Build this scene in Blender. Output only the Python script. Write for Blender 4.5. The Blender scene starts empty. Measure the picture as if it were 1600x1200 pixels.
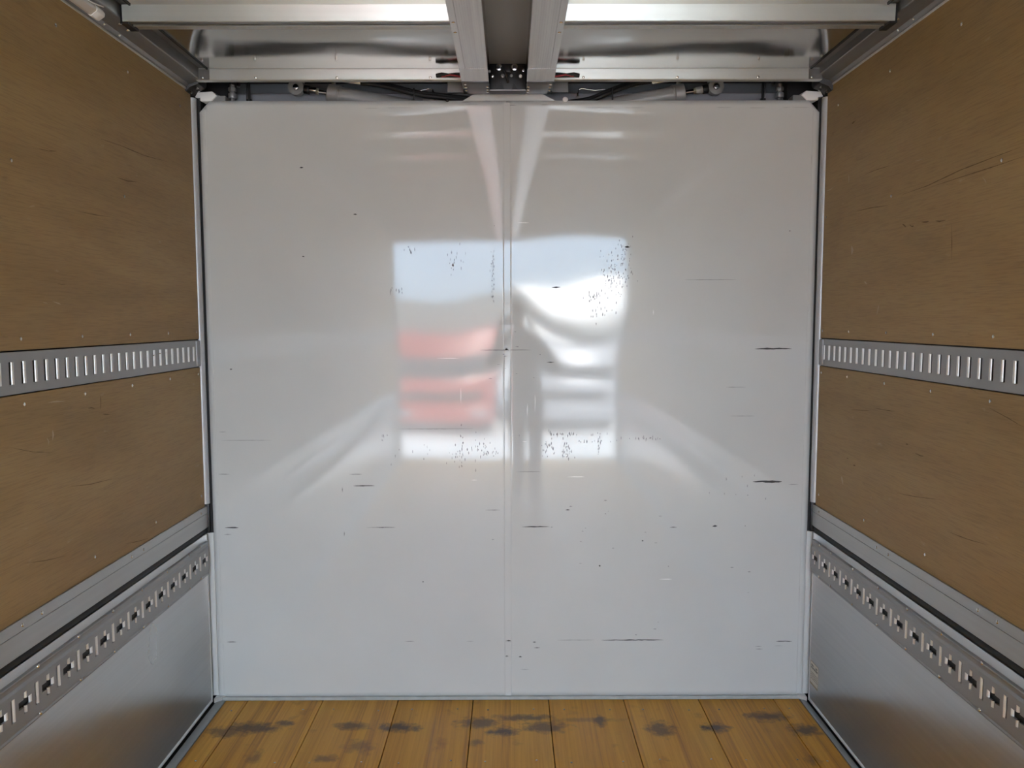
import bpy, bmesh, math, random
from mathutils import Vector, Matrix, noise as mnoise
random.seed(11)
R = math.radians
SC = bpy.context.scene
COL = SC.collection

# ------------------------------------------------------------------ camera
# metres; x right, y towards the front wall, z up, floor of the load bay at z = 0
ZC = 1.53                       # lens height above the load floor
FPX = 1220.0                    # focal length in pixels of the 1600 px wide frame
cam_d = bpy.data.cameras.new('camera')
cam_d.sensor_width = 36.0
cam_d.lens = 36.0 * FPX / 1600.0
cam_d.clip_start = 0.01
cam_d.clip_end = 500
cam = bpy.data.objects.new('camera', cam_d)
COL.objects.link(cam)
_p, _y, _r = math.atan(100 / FPX), math.atan(3 / FPX), R(0.12)
fw = Vector((math.sin(_y) * math.cos(_p), math.cos(_y) * math.cos(_p), -math.sin(_p)))
rt = fw.cross(Vector((0, 0, 1))).normalized()
up = rt.cross(fw)
rt2 = rt * math.cos(_r) - up * math.sin(_r)
up2 = rt * math.sin(_r) + up * math.cos(_r)
cam.matrix_world = Matrix(((rt2.x, up2.x, -fw.x, 0), (rt2.y, up2.y, -fw.y, 0), (rt2.z, up2.z, -fw.z, ZC), (0, 0, 0, 1)))
SC.camera = cam

# ------------------------------------------------------------------ sky, sun, exposure
SUN_EL, SUN_AZ = R(33), R(13)            # azimuth measured from +y (truck's nose) towards +x
w = bpy.data.worlds.new('sky')
SC.world = w
w.use_nodes = True
nt = w.node_tree
nt.nodes.clear()
sky = nt.nodes.new('ShaderNodeTexSky')
sky.sky_type = 'NISHITA'
sky.sun_disc = False
sky.sun_elevation = SUN_EL
sky.sun_rotation = SUN_AZ
sky.air_density = 1.0
sky.dust_density = 1.2
mixw = nt.nodes.new('ShaderNodeMixRGB')
mixw.inputs[0].default_value = 0.30
hs = nt.nodes.new('ShaderNodeRGBToBW')
nt.links.new(sky.outputs[0], hs.inputs[0])
nt.links.new(sky.outputs[0], mixw.inputs[1])
nt.links.new(hs.outputs[0], mixw.inputs[2])
bg = nt.nodes.new('ShaderNodeBackground')
bg.inputs[1].default_value = 0.148
wo = nt.nodes.new('ShaderNodeOutputWorld')
tint = nt.nodes.new('ShaderNodeMixRGB')          # camera white balance leaves the sky pale blue
tint.blend_type = 'MULTIPLY'
tint.inputs[0].default_value = 1.0
tint.inputs[2].default_value = (0.80, 1.0, 1.30, 1)
nt.links.new(mixw.outputs[0], tint.inputs[1])
haze = nt.nodes.new('ShaderNodeMixRGB')          # thin even haze evens the sky out
haze.inputs[0].default_value = 0.65
haze.inputs[2].default_value = (4.75, 6.30, 8.35, 1)
nt.links.new(tint.outputs[0], haze.inputs[1])
# broken cumulus added in the unseen upper sky for light, fading at the horizon
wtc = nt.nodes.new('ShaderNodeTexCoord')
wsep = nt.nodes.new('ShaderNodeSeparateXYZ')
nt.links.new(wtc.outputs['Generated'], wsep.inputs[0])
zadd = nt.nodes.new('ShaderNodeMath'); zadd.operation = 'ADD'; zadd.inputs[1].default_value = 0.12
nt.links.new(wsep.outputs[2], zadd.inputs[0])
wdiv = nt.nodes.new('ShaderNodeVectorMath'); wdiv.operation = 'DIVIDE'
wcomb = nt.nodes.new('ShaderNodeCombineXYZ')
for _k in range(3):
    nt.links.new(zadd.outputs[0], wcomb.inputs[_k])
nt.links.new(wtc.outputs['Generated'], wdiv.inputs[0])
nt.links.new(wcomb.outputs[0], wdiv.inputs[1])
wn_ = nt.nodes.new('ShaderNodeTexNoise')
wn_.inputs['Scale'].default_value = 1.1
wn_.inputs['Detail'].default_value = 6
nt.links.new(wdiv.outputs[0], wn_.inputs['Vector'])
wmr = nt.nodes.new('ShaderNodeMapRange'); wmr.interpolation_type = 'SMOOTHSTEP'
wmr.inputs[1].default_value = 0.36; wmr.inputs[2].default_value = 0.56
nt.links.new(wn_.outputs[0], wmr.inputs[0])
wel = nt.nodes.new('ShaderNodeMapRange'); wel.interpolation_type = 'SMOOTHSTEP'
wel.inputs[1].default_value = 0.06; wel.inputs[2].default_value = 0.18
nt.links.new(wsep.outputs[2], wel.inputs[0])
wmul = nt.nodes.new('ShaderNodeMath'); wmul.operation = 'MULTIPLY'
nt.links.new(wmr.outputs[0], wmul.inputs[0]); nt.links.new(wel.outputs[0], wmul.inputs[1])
added_cloud = nt.nodes.new('ShaderNodeMixRGB')
added_cloud.inputs[2].default_value = (8.4, 10.5, 12.7, 1)
nt.links.new(wmul.outputs[0], added_cloud.inputs[0])
nt.links.new(haze.outputs[0], added_cloud.inputs[1])
nt.links.new(added_cloud.outputs[0], bg.inputs[0])
nt.links.new(bg.outputs[0], wo.inputs[0])

sun_d = bpy.data.lights.new('sun', 'SUN')
sun_d.energy = 6.5
sun_d.angle = R(0.53)
sun_d.color = (1.0, 0.97, 0.93)
sun = bpy.data.objects.new('sun', sun_d)
COL.objects.link(sun)
sd = Vector((math.sin(SUN_AZ) * math.cos(SUN_EL), math.cos(SUN_AZ) * math.cos(SUN_EL), math.sin(SUN_EL)))
sun.rotation_euler = sd.to_track_quat('Z', 'Y').to_euler()
sun.location = sd * 40

SC.view_settings.view_transform = 'Standard'
SC.view_settings.look = 'None'
SC.view_settings.gamma = 1.0
SC.view_settings.use_curve_mapping = False
SC.view_settings.exposure = 3.09
cy = SC.cycles
cy.max_bounces = 14
cy.diffuse_bounces = 8
cy.glossy_bounces = 8
cy.sample_clamp_indirect = 0
cy.caustics_reflective = True
cy.use_denoising = True


# ------------------------------------------------------------------ materials
def new_mat(name):
    m = bpy.data.materials.new(name)
    m.use_nodes = True
    return m, m.node_tree, m.node_tree.nodes['Principled BSDF']


def plain(name, col, rough=0.5, metal=0.0, bump=0.0, scale=60.0, var=0.0, aniso=0.0, stretch=(1, 1, 1), ior=1.5):
    m, t, b = new_mat(name)
    b.inputs['Base Color'].default_value = (*col, 1)
    b.inputs['Roughness'].default_value = rough
    b.inputs['Metallic'].default_value = metal
    b.inputs['IOR'].default_value = ior
    if bump or var:
        tc = t.nodes.new('ShaderNodeTexCoord')
        mp = t.nodes.new('ShaderNodeMapping')
        mp.inputs['Scale'].default_value = stretch
        n = t.nodes.new('ShaderNodeTexNoise')
        n.inputs['Scale'].default_value = scale
        n.inputs['Detail'].default_value = 4
        t.links.new(tc.outputs['Object'], mp.inputs[0])
        t.links.new(mp.outputs[0], n.inputs['Vector'])
        if bump:
            bp = t.nodes.new('ShaderNodeBump')
            bp.inputs['Strength'].default_value = bump
            bp.inputs['Distance'].default_value = 0.002
            t.links.new(n.outputs[0], bp.inputs['Height'])
            t.links.new(bp.outputs[0], b.inputs['Normal'])
        if var:
            mx = t.nodes.new('ShaderNodeMixRGB')
            mx.blend_type = 'MIX'
            mx.inputs[1].default_value = (*[c * (1 - var) for c in col], 1)
            mx.inputs[2].default_value = (*[min(1, c * (1 + var)) for c in col], 1)
            t.links.new(n.outputs[0], mx.inputs[0])
            t.links.new(mx.outputs[0], b.inputs['Base Color'])
            mr = t.nodes.new('ShaderNodeMapRange')
            mr.inputs[3].default_value = rough * 0.8
            mr.inputs[4].default_value = min(1, rough * 1.2)
            t.links.new(n.outputs[0], mr.inputs[0])
            t.links.new(mr.outputs[0], b.inputs['Roughness'])
    return m


def ramp(t, stops):
    r = t.nodes.new('ShaderNodeValToRGB')
    els = r.color_ramp.elements
    while len(els) < len(stops):
        els.new(0.5)
    for e, (p, c) in zip(els, stops):
        e.position = p
        e.color = (*c, 1)
    return r


def plywood_mat(name, seed):
    m, t, b = new_mat(name)
    tc = t.nodes.new('ShaderNodeTexCoord')
    mp = t.nodes.new('ShaderNodeMapping')
    mp.inputs['Location'].default_value = (seed, seed * 1.7, seed * 0.6)
    mp.inputs['Rotation'].default_value = (R(14 if seed > 5 else -14), 0, 0)
    mp.inputs['Scale'].default_value = (1, 0.55, 3.2)
    t.links.new(tc.outputs['Object'], mp.inputs[0])
    n1 = t.nodes.new('ShaderNodeTexNoise')          # broad veneer figure
    n1.inputs['Scale'].default_value = 1.6
    n1.inputs['Detail'].default_value = 6
    n1.inputs['Distortion'].default_value = 0.9
    t.links.new(mp.outputs[0], n1.inputs['Vector'])
    mp2 = t.nodes.new('ShaderNodeMapping')
    mp2.inputs['Scale'].default_value = (1, 5, 130)
    t.links.new(tc.outputs['Object'], mp2.inputs[0])
    n2 = t.nodes.new('ShaderNodeTexNoise')          # pores along the grain
    n2.inputs['Scale'].default_value = 3.0
    n2.inputs['Detail'].default_value = 5
    t.links.new(mp2.outputs[0], n2.inputs['Vector'])
    r1 = ramp(t, [(0.28, (0.375, 0.240, 0.090)), (0.5, (0.435, 0.285, 0.112)), (0.72, (0.485, 0.33, 0.138))])
    t.links.new(n1.outputs[0], r1.inputs[0])
    r2 = ramp(t, [(0.30, (0.78, 0.76, 0.74)), (0.52, (1, 1, 1)), (0.8, (1.06, 1.06, 1.06))])
    t.links.new(n2.outputs[0], r2.inputs[0])
    mx = t.nodes.new('ShaderNodeMixRGB')
    mx.blend_type = 'MULTIPLY'
    mx.inputs[0].default_value = 0.8
    t.links.new(r1.outputs[0], mx.inputs[1])
    t.links.new(r2.outputs[0], mx.inputs[2])
    mp3 = t.nodes.new('ShaderNodeMapping')
    mp3.inputs['Location'].default_value = (seed * 2, 0, seed)
    mp3.inputs['Scale'].default_value = (1, 3, 9)
    t.links.new(tc.outputs['Object'], mp3.inputs[0])
    n3 = t.nodes.new('ShaderNodeTexNoise')          # dark smudges
    n3.inputs['Scale'].default_value = 2.4
    n3.inputs['Detail'].default_value = 7
    n3.inputs['Roughness'].default_value = 0.62
    t.links.new(mp3.outputs[0], n3.inputs['Vector'])
    r3 = ramp(t, [(0.66, (1, 1, 1)), (0.80, (0.62, 0.58, 0.52))])
    t.links.new(n3.outputs[0], r3.inputs[0])
    mx2 = t.nodes.new('ShaderNodeMixRGB')
    mx2.blend_type = 'MULTIPLY'
    mx2.inputs[0].default_value = 1
    t.links.new(mx.outputs[0], mx2.inputs[1])
    t.links.new(r3.outputs[0], mx2.inputs[2])
    n4 = t.nodes.new('ShaderNodeTexNoise')          # pale scuffs
    n4.inputs['Scale'].default_value = 5.0
    n4.inputs['Detail'].default_value = 8
    t.links.new(mp3.outputs[0], n4.inputs['Vector'])
    r4 = ramp(t, [(0.68, (0, 0, 0)), (0.80, (0.5, 0.5, 0.5))])
    t.links.new(n4.outputs[0], r4.inputs[0])
    mx3 = t.nodes.new('ShaderNodeMixRGB')
    mx3.inputs[2].default_value = (0.55, 0.45, 0.30, 1)
    t.links.new(r4.outputs[0], mx3.inputs[0])
    t.links.new(mx2.outputs[0], mx3.inputs[1])
    t.links.new(mx3.outputs[0], b.inputs['Base Color'])
    b.inputs['Roughness'].default_value = 0.55
    bp = t.nodes.new('ShaderNodeBump')
    bp.inputs['Strength'].default_value = 0.15
    bp.inputs['Distance'].default_value = 0.001
    t.links.new(n2.outputs[0], bp.inputs['Height'])
    t.links.new(bp.outputs[0], b.inputs['Normal'])
    return m


def floor_mat():
    m, t, b = new_mat('floor_boards')
    tc = t.nodes.new('ShaderNodeTexCoord')
    oi = t.nodes.new('ShaderNodeObjectInfo')
    sep = t.nodes.new('ShaderNodeSeparateXYZ')
    t.links.new(tc.outputs['Object'], sep.inputs[0])
    # laminated strips about 33 mm wide: a random tone per strip
    mul = t.nodes.new('ShaderNodeMath'); mul.operation = 'MULTIPLY'; mul.inputs[1].default_value = 30.0
    t.links.new(sep.outputs[0], mul.inputs[0])
    fl = t.nodes.new('ShaderNodeMath'); fl.operation = 'FLOOR'
    t.links.new(mul.outputs[0], fl.inputs[0])
    ad = t.nodes.new('ShaderNodeMath'); ad.operation = 'MULTIPLY_ADD'
    ad.inputs[1].default_value = 37.0
    t.links.new(oi.outputs['Random'], ad.inputs[0])
    t.links.new(fl.outputs[0], ad.inputs[2])
    wn = t.nodes.new('ShaderNodeTexWhiteNoise'); wn.noise_dimensions = '1D'
    t.links.new(ad.outputs[0], wn.inputs['W'])
    mp = t.nodes.new('ShaderNodeMapping')
    mp.inputs['Scale'].default_value = (60, 1.4, 1)
    t.links.new(tc.outputs['Object'], mp.inputs[0])
    n = t.nodes.new('ShaderNodeTexNoise')
    n.inputs['Scale'].default_value = 2.0
    n.inputs['Detail'].default_value = 7
    n.inputs['Distortion'].default_value = 0.5
    t.links.new(mp.outputs[0], n.inputs['Vector'])
    mixf = t.nodes.new('ShaderNodeMath'); mixf.operation = 'MULTIPLY_ADD'; mixf.inputs[1].default_value = 0.30
    t.links.new(wn.outputs[0], mixf.inputs[0])
    hm = t.nodes.new('ShaderNodeMath'); hm.operation = 'MULTIPLY'; hm.inputs[1].default_value = 0.75
    t.links.new(n.outputs[0], hm.inputs[0])
    t.links.new(hm.outputs[0], mixf.inputs[2])
    r1 = ramp(t, [(0.22, (0.46, 0.200, 0.014)), (0.48, (0.72, 0.345, 0.026)), (0.75, (0.84, 0.455, 0.050))])
    t.links.new(mixf.outputs[0], r1.inputs[0])
    # stains: shaped dark blotches where loads stood, plus loose grime
    geo = t.nodes.new('ShaderNodeNewGeometry')
    nz = t.nodes.new('ShaderNodeTexNoise')
    nz.inputs['Scale'].default_value = 30
    nz.inputs['Detail'].default_value = 8
    nz.inputs['Roughness'].default_value = 0.65
    t.links.new(geo.outputs['Position'], nz.inputs['Vector'])
    last = None
    for (sx, sy, rx, ry, k) in STAINS:
        sub = t.nodes.new('ShaderNodeVectorMath'); sub.operation = 'SUBTRACT'
        sub.inputs[1].default_value = (sx, sy, 0)
        t.links.new(geo.outputs['Position'], sub.inputs[0])
        scl = t.nodes.new('ShaderNodeVectorMath'); scl.operation = 'MULTIPLY'
        scl.inputs[1].default_value = (1 / rx, 1 / ry, 0)
        t.links.new(sub.outputs[0], scl.inputs[0])
        ln = t.nodes.new('ShaderNodeVectorMath'); ln.operation = 'LENGTH'
        t.links.new(scl.outputs[0], ln.inputs[0])
        nd = t.nodes.new('ShaderNodeMath'); nd.operation = 'MULTIPLY_ADD'; nd.inputs[1].default_value = 2.2
        t.links.new(nz.outputs[0], nd.inputs[0])
        t.links.new(ln.outputs['Value'], nd.inputs[2])
        mr = t.nodes.new('ShaderNodeMapRange')
        mr.inputs[1].default_value = 1.45; mr.inputs[2].default_value = 2.15
        mr.inputs[3].default_value = k; mr.inputs[4].default_value = 0
        t.links.new(nd.outputs[0], mr.inputs[0])
        if last is None:
            last = mr
        else:
            mm = t.nodes.new('ShaderNodeMath'); mm.operation = 'MAXIMUM'
            t.links.new(last.outputs[0], mm.inputs[0])
            t.links.new(mr.outputs[0], mm.inputs[1])
            last = mm
    mx = t.nodes.new('ShaderNodeMixRGB')
    mx.inputs[2].default_value = (0.085, 0.045, 0.018, 1)
    t.links.new(last.outputs[0], mx.inputs[0])
    t.links.new(r1.outputs[0], mx.inputs[1])
    ns = t.nodes.new('ShaderNodeTexNoise')
    ns.inputs['Scale'].default_value = 9
    ns.inputs['Detail'].default_value = 8
    t.links.new(geo.outputs['Position'], ns.inputs['Vector'])
    rs = ramp(t, [(0.62, (1, 1, 1)), (0.78, (0.6, 0.52, 0.45))])
    t.links.new(ns.outputs[0], rs.inputs[0])
    m2 = t.nodes.new('ShaderNodeMixRGB'); m2.blend_type = 'MULTIPLY'; m2.inputs[0].default_value = 1
    t.links.new(mx.outputs[0], m2.inputs[1])
    t.links.new(rs.outputs[0], m2.inputs[2])
    t.links.new(m2.outputs[0], b.inputs['Base Color'])
    b.inputs['Roughness'].default_value = 0.45
    b.inputs['IOR'].default_value = 1.38
    bp = t.nodes.new('ShaderNodeBump')
    bp.inputs['Strength'].default_value = 0.12
    bp.inputs['Distance'].default_value = 0.001
    t.links.new(n.outputs[0], bp.inputs['Height'])
    t.links.new(bp.outputs[0], b.inputs['Normal'])
    return m


STAINS = [(-0.98, 2.83, .13, .05, .85), (-0.86, 2.86, .05, .03, .8), (-1.06, 2.80, .09, .05, .7), (-0.60, 2.84, .08, .035, .8),
          (-0.42, 2.83, .09, .04, .95), (-0.12, 2.86, .10, .05, .8), (-0.03, 2.80, .07, .04, .95), (0.05, 2.90, .14, .03, .8),
          (0.13, 2.83, .10, .05, .8), (0.34, 2.87, .03, .05, .9), (0.56, 2.81, .06, .07, .8), (0.77, 2.82, .06, .04, 1.0),
          (0.99, 2.90, .10, .04, .85), (1.10, 2.80, .07, .05, .9), (-0.55, 2.70, .06, .05, .5), (-0.65, 2.62, .05, .03, .6),
          (-0.13, 2.72, .03, .03, .6), (1.05, 2.60, .03, .04, .5), (-0.9, 2.63, .03, .05, .5), (0.28, 2.88, .18, .02, .4)]


def brushed(name, col, rough, along, metal=1.0, amt=0.25, streak=90.0):
    """metal with streaks running along one axis (0 x, 1 y, 2 z)"""
    m, t, b = new_mat(name)
    tc = t.nodes.new('ShaderNodeTexCoord')
    mp = t.nodes.new('ShaderNodeMapping')
    s = [streak, streak, streak]
    s[along] = 1.2
    mp.inputs['Scale'].default_value = s
    t.links.new(tc.outputs['Object'], mp.inputs[0])
    n = t.nodes.new('ShaderNodeTexNoise')
    n.inputs['Scale'].default_value = 1.0
    n.inputs['Detail'].default_value = 5
    t.links.new(mp.outputs[0], n.inputs['Vector'])
    n2 = t.nodes.new('ShaderNodeTexNoise')
    n2.inputs['Scale'].default_value = 2.2
    n2.inputs['Detail'].default_value = 5
    t.links.new(tc.outputs['Object'], n2.inputs['Vector'])
    mx = t.nodes.new('ShaderNodeMixRGB')
    mx.inputs[1].default_value = (*[c * (1 - amt) for c in col], 1)
    mx.inputs[2].default_value = (*[min(1, c * (1 + amt)) for c in col], 1)
    t.links.new(n.outputs[0], mx.inputs[0])
    t.links.new(mx.outputs[0], b.inputs['Base Color'])
    mr = t.nodes.new('ShaderNodeMapRange')
    mr.inputs[3].default_value = rough * 0.7
    mr.inputs[4].default_value = rough * 1.35
    mr.clamp = False
    t.links.new(n2.outputs[0], mr.inputs[0])
    t.links.new(mr.outputs[0], b.inputs['Roughness'])
    b.inputs['Metallic'].default_value = metal
    bp = t.nodes.new('ShaderNodeBump')
    bp.inputs['Strength'].default_value = 0.10
    bp.inputs['Distance'].default_value = 0.0006
    t.links.new(n.outputs[0], bp.inputs['Height'])
    t.links.new(bp.outputs[0], b.inputs['Normal'])
    return m


def white_mat():
    m, t, b = new_mat('white_gloss_paint')
    tc = t.nodes.new('ShaderNodeTexCoord')
    n = t.nodes.new('ShaderNodeTexNoise')
    n.inputs['Scale'].default_value = 3.0
    n.inputs['Detail'].default_value = 6
    t.links.new(tc.outputs['Object'], n.inputs['Vector'])
    r = ramp(t, [(0.3, (0.622, 0.632, 0.622)), (0.7, (0.652, 0.662, 0.652))])
    t.links.new(n.outputs[0], r.inputs[0])
    t.links.new(r.outputs[0], b.inputs['Base Color'])
    b.inputs['Roughness'].default_value = 0.055
    b.inputs['IOR'].default_value = 1.56
    # orange peel of the paint
    n2 = t.nodes.new('ShaderNodeTexNoise')
    n2.inputs['Scale'].default_value = 160
    t.links.new(tc.outputs['Object'], n2.inputs['Vector'])
    bp = t.nodes.new('ShaderNodeBump')
    bp.inputs['Strength'].default_value = 0.02
    bp.inputs['Distance'].default_value = 0.001
    t.links.new(n2.outputs[0], bp.inputs['Height'])
    t.links.new(bp.outputs[0], b.inputs['Normal'])
    return m


M = {}
M['white'] = white_mat()
M['plyL'] = plywood_mat('plywood_veneer', 3.1)
M['plyR'] = plywood_mat('plywood_veneer_b', 9.4)
M['board'] = floor_mat()
M['gate'] = brushed('brushed_aluminium_gate', (0.57, 0.565, 0.56), 0.30, 1, 0.95, 0.12)
M['rail'] = brushed('aluminium_extrusion', (0.50, 0.50, 0.495), 0.42, 1, 0.85, 0.10)
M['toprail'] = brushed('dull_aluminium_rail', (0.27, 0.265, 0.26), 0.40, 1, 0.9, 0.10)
M['sheet'] = brushed('mill_aluminium_sheet', (0.50, 0.505, 0.49), 0.12, 0, 1.0, 0.05, 60)
M['purlin'] = brushed('galvanised_purlin', (0.80, 0.83, 0.80), 0.32, 0, 0.9, 0.06, 60)
M['header'] = brushed('header_aluminium', (0.70, 0.72, 0.70), 0.36, 0, 0.7, 0.06, 60)
M['beam'] = brushed('beam_aluminium', (0.58, 0.58, 0.585), 0.24, 1, 1.0, 0.22, 70)
M['track'] = plain('zinc_grey_track', (0.36, 0.36, 0.36), 0.42, 0.6, var=0.06, scale=30)
M['lip'] = plain('brightened_slot_edge', (0.90, 0.90, 0.89), 0.30, 0.6)  # same zinc as the track, brightened for light from the open rear
M['rubber'] = plain('black_rubber', (0.012, 0.012, 0.013), 0.6, bump=0.2, scale=200)
M['dark'] = plain('dark_void_paint', (0.03, 0.03, 0.032), 0.6)
M['blacksteel'] = plain('black_steel', (0.009, 0.009, 0.010), 0.45, bump=0.1, scale=120)
M['post'] = plain('grey_post_paint', (0.55, 0.57, 0.60), 0.32, 0.2, var=0.05, scale=8)
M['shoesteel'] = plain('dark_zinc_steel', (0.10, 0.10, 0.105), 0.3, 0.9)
M['chrome'] = plain('bright_steel', (0.75, 0.75, 0.75), 0.22, 1.0)
M['screw'] = plain('screw_steel', (0.80, 0.78, 0.75), 0.25, 1.0)
M['greypaint'] = plain('grey_frame_paint', (0.25, 0.255, 0.26), 0.45, var=0.06, scale=12)
M['framegrey'] = plain('pale_frame_paint', (0.33, 0.34, 0.36), 0.45, var=0.06, scale=12)
M['cylpaint'] = plain('cylinder_paint', (0.40, 0.395, 0.38), 0.35, 0.2, var=0.05, scale=12)
M['whiteplastic'] = plain('white_plastic', (0.90, 0.90, 0.90), 0.4)
M['diffuser'] = plain('lamp_diffuser', (0.72, 0.70, 0.69), 0.45)
M['nutyellow'] = plain('plated_nut', (0.70, 0.66, 0.50), 0.3, 0.9)
M['edge'] = plain('pale_edge_trim', (0.72, 0.72, 0.71), 0.35, 0.5)
M['sealgrey'] = plain('grey_sealant', (0.42, 0.44, 0.43), 0.6, var=0.25, scale=25)
M['flooredge'] = brushed('floor_edge_channel', (0.36, 0.38, 0.38), 0.45, 1, 0.7, 0.1)
M['redwire'] = plain('red_wire', (0.35, 0.02, 0.03), 0.4)
M['scuffd'] = plain('black_scuff', (0.05, 0.05, 0.052), 0.7)
M['scuffg'] = plain('grey_scuff', (0.30, 0.30, 0.31), 0.7)
M['scuffl'] = plain('pale_scuff', (0.88, 0.88, 0.88), 0.5)
M['label'] = plain('label_paper', (0.66, 0.62, 0.54), 0.5)
M['labelink'] = plain('label_ink', (0.13, 0.12, 0.11), 0.6)
M['labeltan'] = plain('label_tan', (0.36, 0.30, 0.19), 0.5)


# ------------------------------------------------------------------ mesh helpers
class MB:
    def __init__(self):
        self.v = []
        self.f = []
        self.m = []
        self.cur = 0

    def add(self, vs, fs):
        o = len(self.v)
        self.v += [tuple(a) for a in vs]
        for f in fs:
            self.f.append(tuple(i + o for i in f))
            self.m.append(self.cur)
        return self

    def box(self, x0, x1, y0, y1, z0, z1):
        v = [(x, y, z) for z in (z0, z1) for y in (y0, y1) for x in (x0, x1)]
        return self.add(v, [(0, 2, 3, 1), (4, 5, 7, 6), (0, 1, 5, 4), (2, 6, 7, 3), (0, 4, 6, 2), (1, 3, 7, 5)])

    def prism(self, prof, a0, a1, axis='y'):
        """closed profile swept along y (profile is x,z), along x (profile is y,z) or along z (profile is x,y)"""
        n = len(prof)
        put = {'y': lambda p, a: (p[0], a, p[1]), 'x': lambda p, a: (a, p[0], p[1]), 'z': lambda p, a: (p[0], p[1], a)}[axis]
        v = [put(p, a0) for p in prof] + [put(p, a1) for p in prof]
        f = [(i, (i + 1) % n, n + (i + 1) % n, n + i) for i in range(n)]
        f += [tuple(range(n)), tuple(range(2 * n - 1, n - 1, -1))]
        return self.add(v, f)

    def tube(self, pts, r, n=10, caps=True):
        pts = [Vector(p) for p in pts]
        rs = r if isinstance(r, (list, tuple)) else [r] * len(pts)
        rings = []
        for i, p in enumerate(pts):
            d = (pts[min(i + 1, len(pts) - 1)] - pts[max(i - 1, 0)]).normalized()
            h = Vector((0, 0, 1)) if abs(d.z) < 0.9 else Vector((1, 0, 0))
            a = d.cross(h).normalized()
            b = d.cross(a)
            rings.append([p + (a * math.cos(2 * math.pi * k / n) + b * math.sin(2 * math.pi * k / n)) * rs[i] for k in range(n)])
        v = [q for ring in rings for q in ring]
        f = []
        for i in range(len(pts) - 1):
            for k in range(n):
                f.append((i * n + k, i * n + (k + 1) % n, (i + 1) * n + (k + 1) % n, (i + 1) * n + k))
        if caps:
            f += [tuple(range(n)), tuple(range((len(pts) - 1) * n, len(pts) * n))]
        return self.add(v, f)

    def dome(self, c, nrm, r, h, n=10):
        """low screw head on a surface"""
        c, d = Vector(c), Vector(nrm).normalized()
        q = Vector((0, 0, 1)) if abs(d.z) < 0.9 else Vector((1, 0, 0))
        a = d.cross(q).normalized()
        b = d.cross(a)
        v = []
        for (rr, hh) in ((1, 0), (0.92, 0.55), (0.6, 0.95)):
            v += [c + (a * math.cos(2 * math.pi * k / n) + b * math.sin(2 * math.pi * k / n)) * r * rr + d * h * hh for k in range(n)]
        f = []
        for i in range(2):
            for k in range(n):
                f.append((i * n + k, i * n + (k + 1) % n, (i + 1) * n + (k + 1) % n, (i + 1) * n + k))
        f.append(tuple(range(2 * n, 3 * n)))
        f.append(tuple(range(n - 1, -1, -1)))
        return self.add(v, f)

    def build(self, name, mats, parent=None, smooth=None, bevel=0.0, recalc=True):
        me = bpy.data.meshes.new(name)
        me.from_pydata(self.v, [], self.f)
        mats = mats if isinstance(mats, (list, tuple)) else [mats]
        for mm in mats:
            me.materials.append(mm)
        me.polygons.foreach_set('material_index', self.m)
        bm = bmesh.new()
        bm.from_mesh(me)
        if recalc:
            bmesh.ops.recalc_face_normals(bm, faces=bm.faces)
        if bevel:
            es = [e for e in bm.edges if len(e.link_faces) == 2 and e.calc_face_angle(0) > 0.6]
            bmesh.ops.bevel(bm, geom=es, offset=bevel, segments=2, affect='EDGES', profile=0.5, clamp_overlap=True)
        if smooth is not None or bevel:
            lim = smooth if smooth is not None else R(35)
            for f in bm.faces:
                f.smooth = True
            for e in bm.edges:
                if len(e.link_faces) == 2 and e.calc_face_angle(0) > lim:
                    e.smooth = False
        bm.to_mesh(me)
        bm.free()
        o = bpy.data.objects.new(name, me)
        COL.objects.link(o)
        if parent is not None:
            o.parent = parent
            o.matrix_parent_inverse = parent.matrix_basis.inverted()
        return o


def thing(name, label, cat, loc=(0, 0, 0), group=None):
    o = bpy.data.objects.new(name, None)
    o.empty_display_size = 0.1
    COL.objects.link(o)
    o.location = loc
    tag(o, label, cat, group)
    bpy.context.view_layer.update()
    return o


def tag(o, label, cat=None, group=None):
    o['label'] = label
    if cat:
        o['category'] = cat
    if group:
        o['group'] = group
    return o


def structure(o, label):
    o['kind'] = 'structure'
    o['label'] = label
    return o


def share(src, loc, parent=None, name=None):
    c = src.copy()
    COL.objects.link(c)
    c.parent = parent
    if parent is not None:
        c.matrix_parent_inverse = parent.matrix_basis.inverted()
    c.location = loc
    return c


def at_origin_screw(name, nrm, r, h, mat, parent, loc):
    o = MB().dome((0, 0, 0), nrm, r, h, 8).build(name, mat, parent, smooth=R(60))
    o.location = loc
    return o


YF = 3.05            # face of the white front wall
YR = -2.40           # rear opening
W = 1.20             # half width
SIDE = {-1: 'left', 1: 'right'}

# ------------------------------------------------------------------ front wall
SEAM0, SEAM1 = -0.0215, 0.0015


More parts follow.
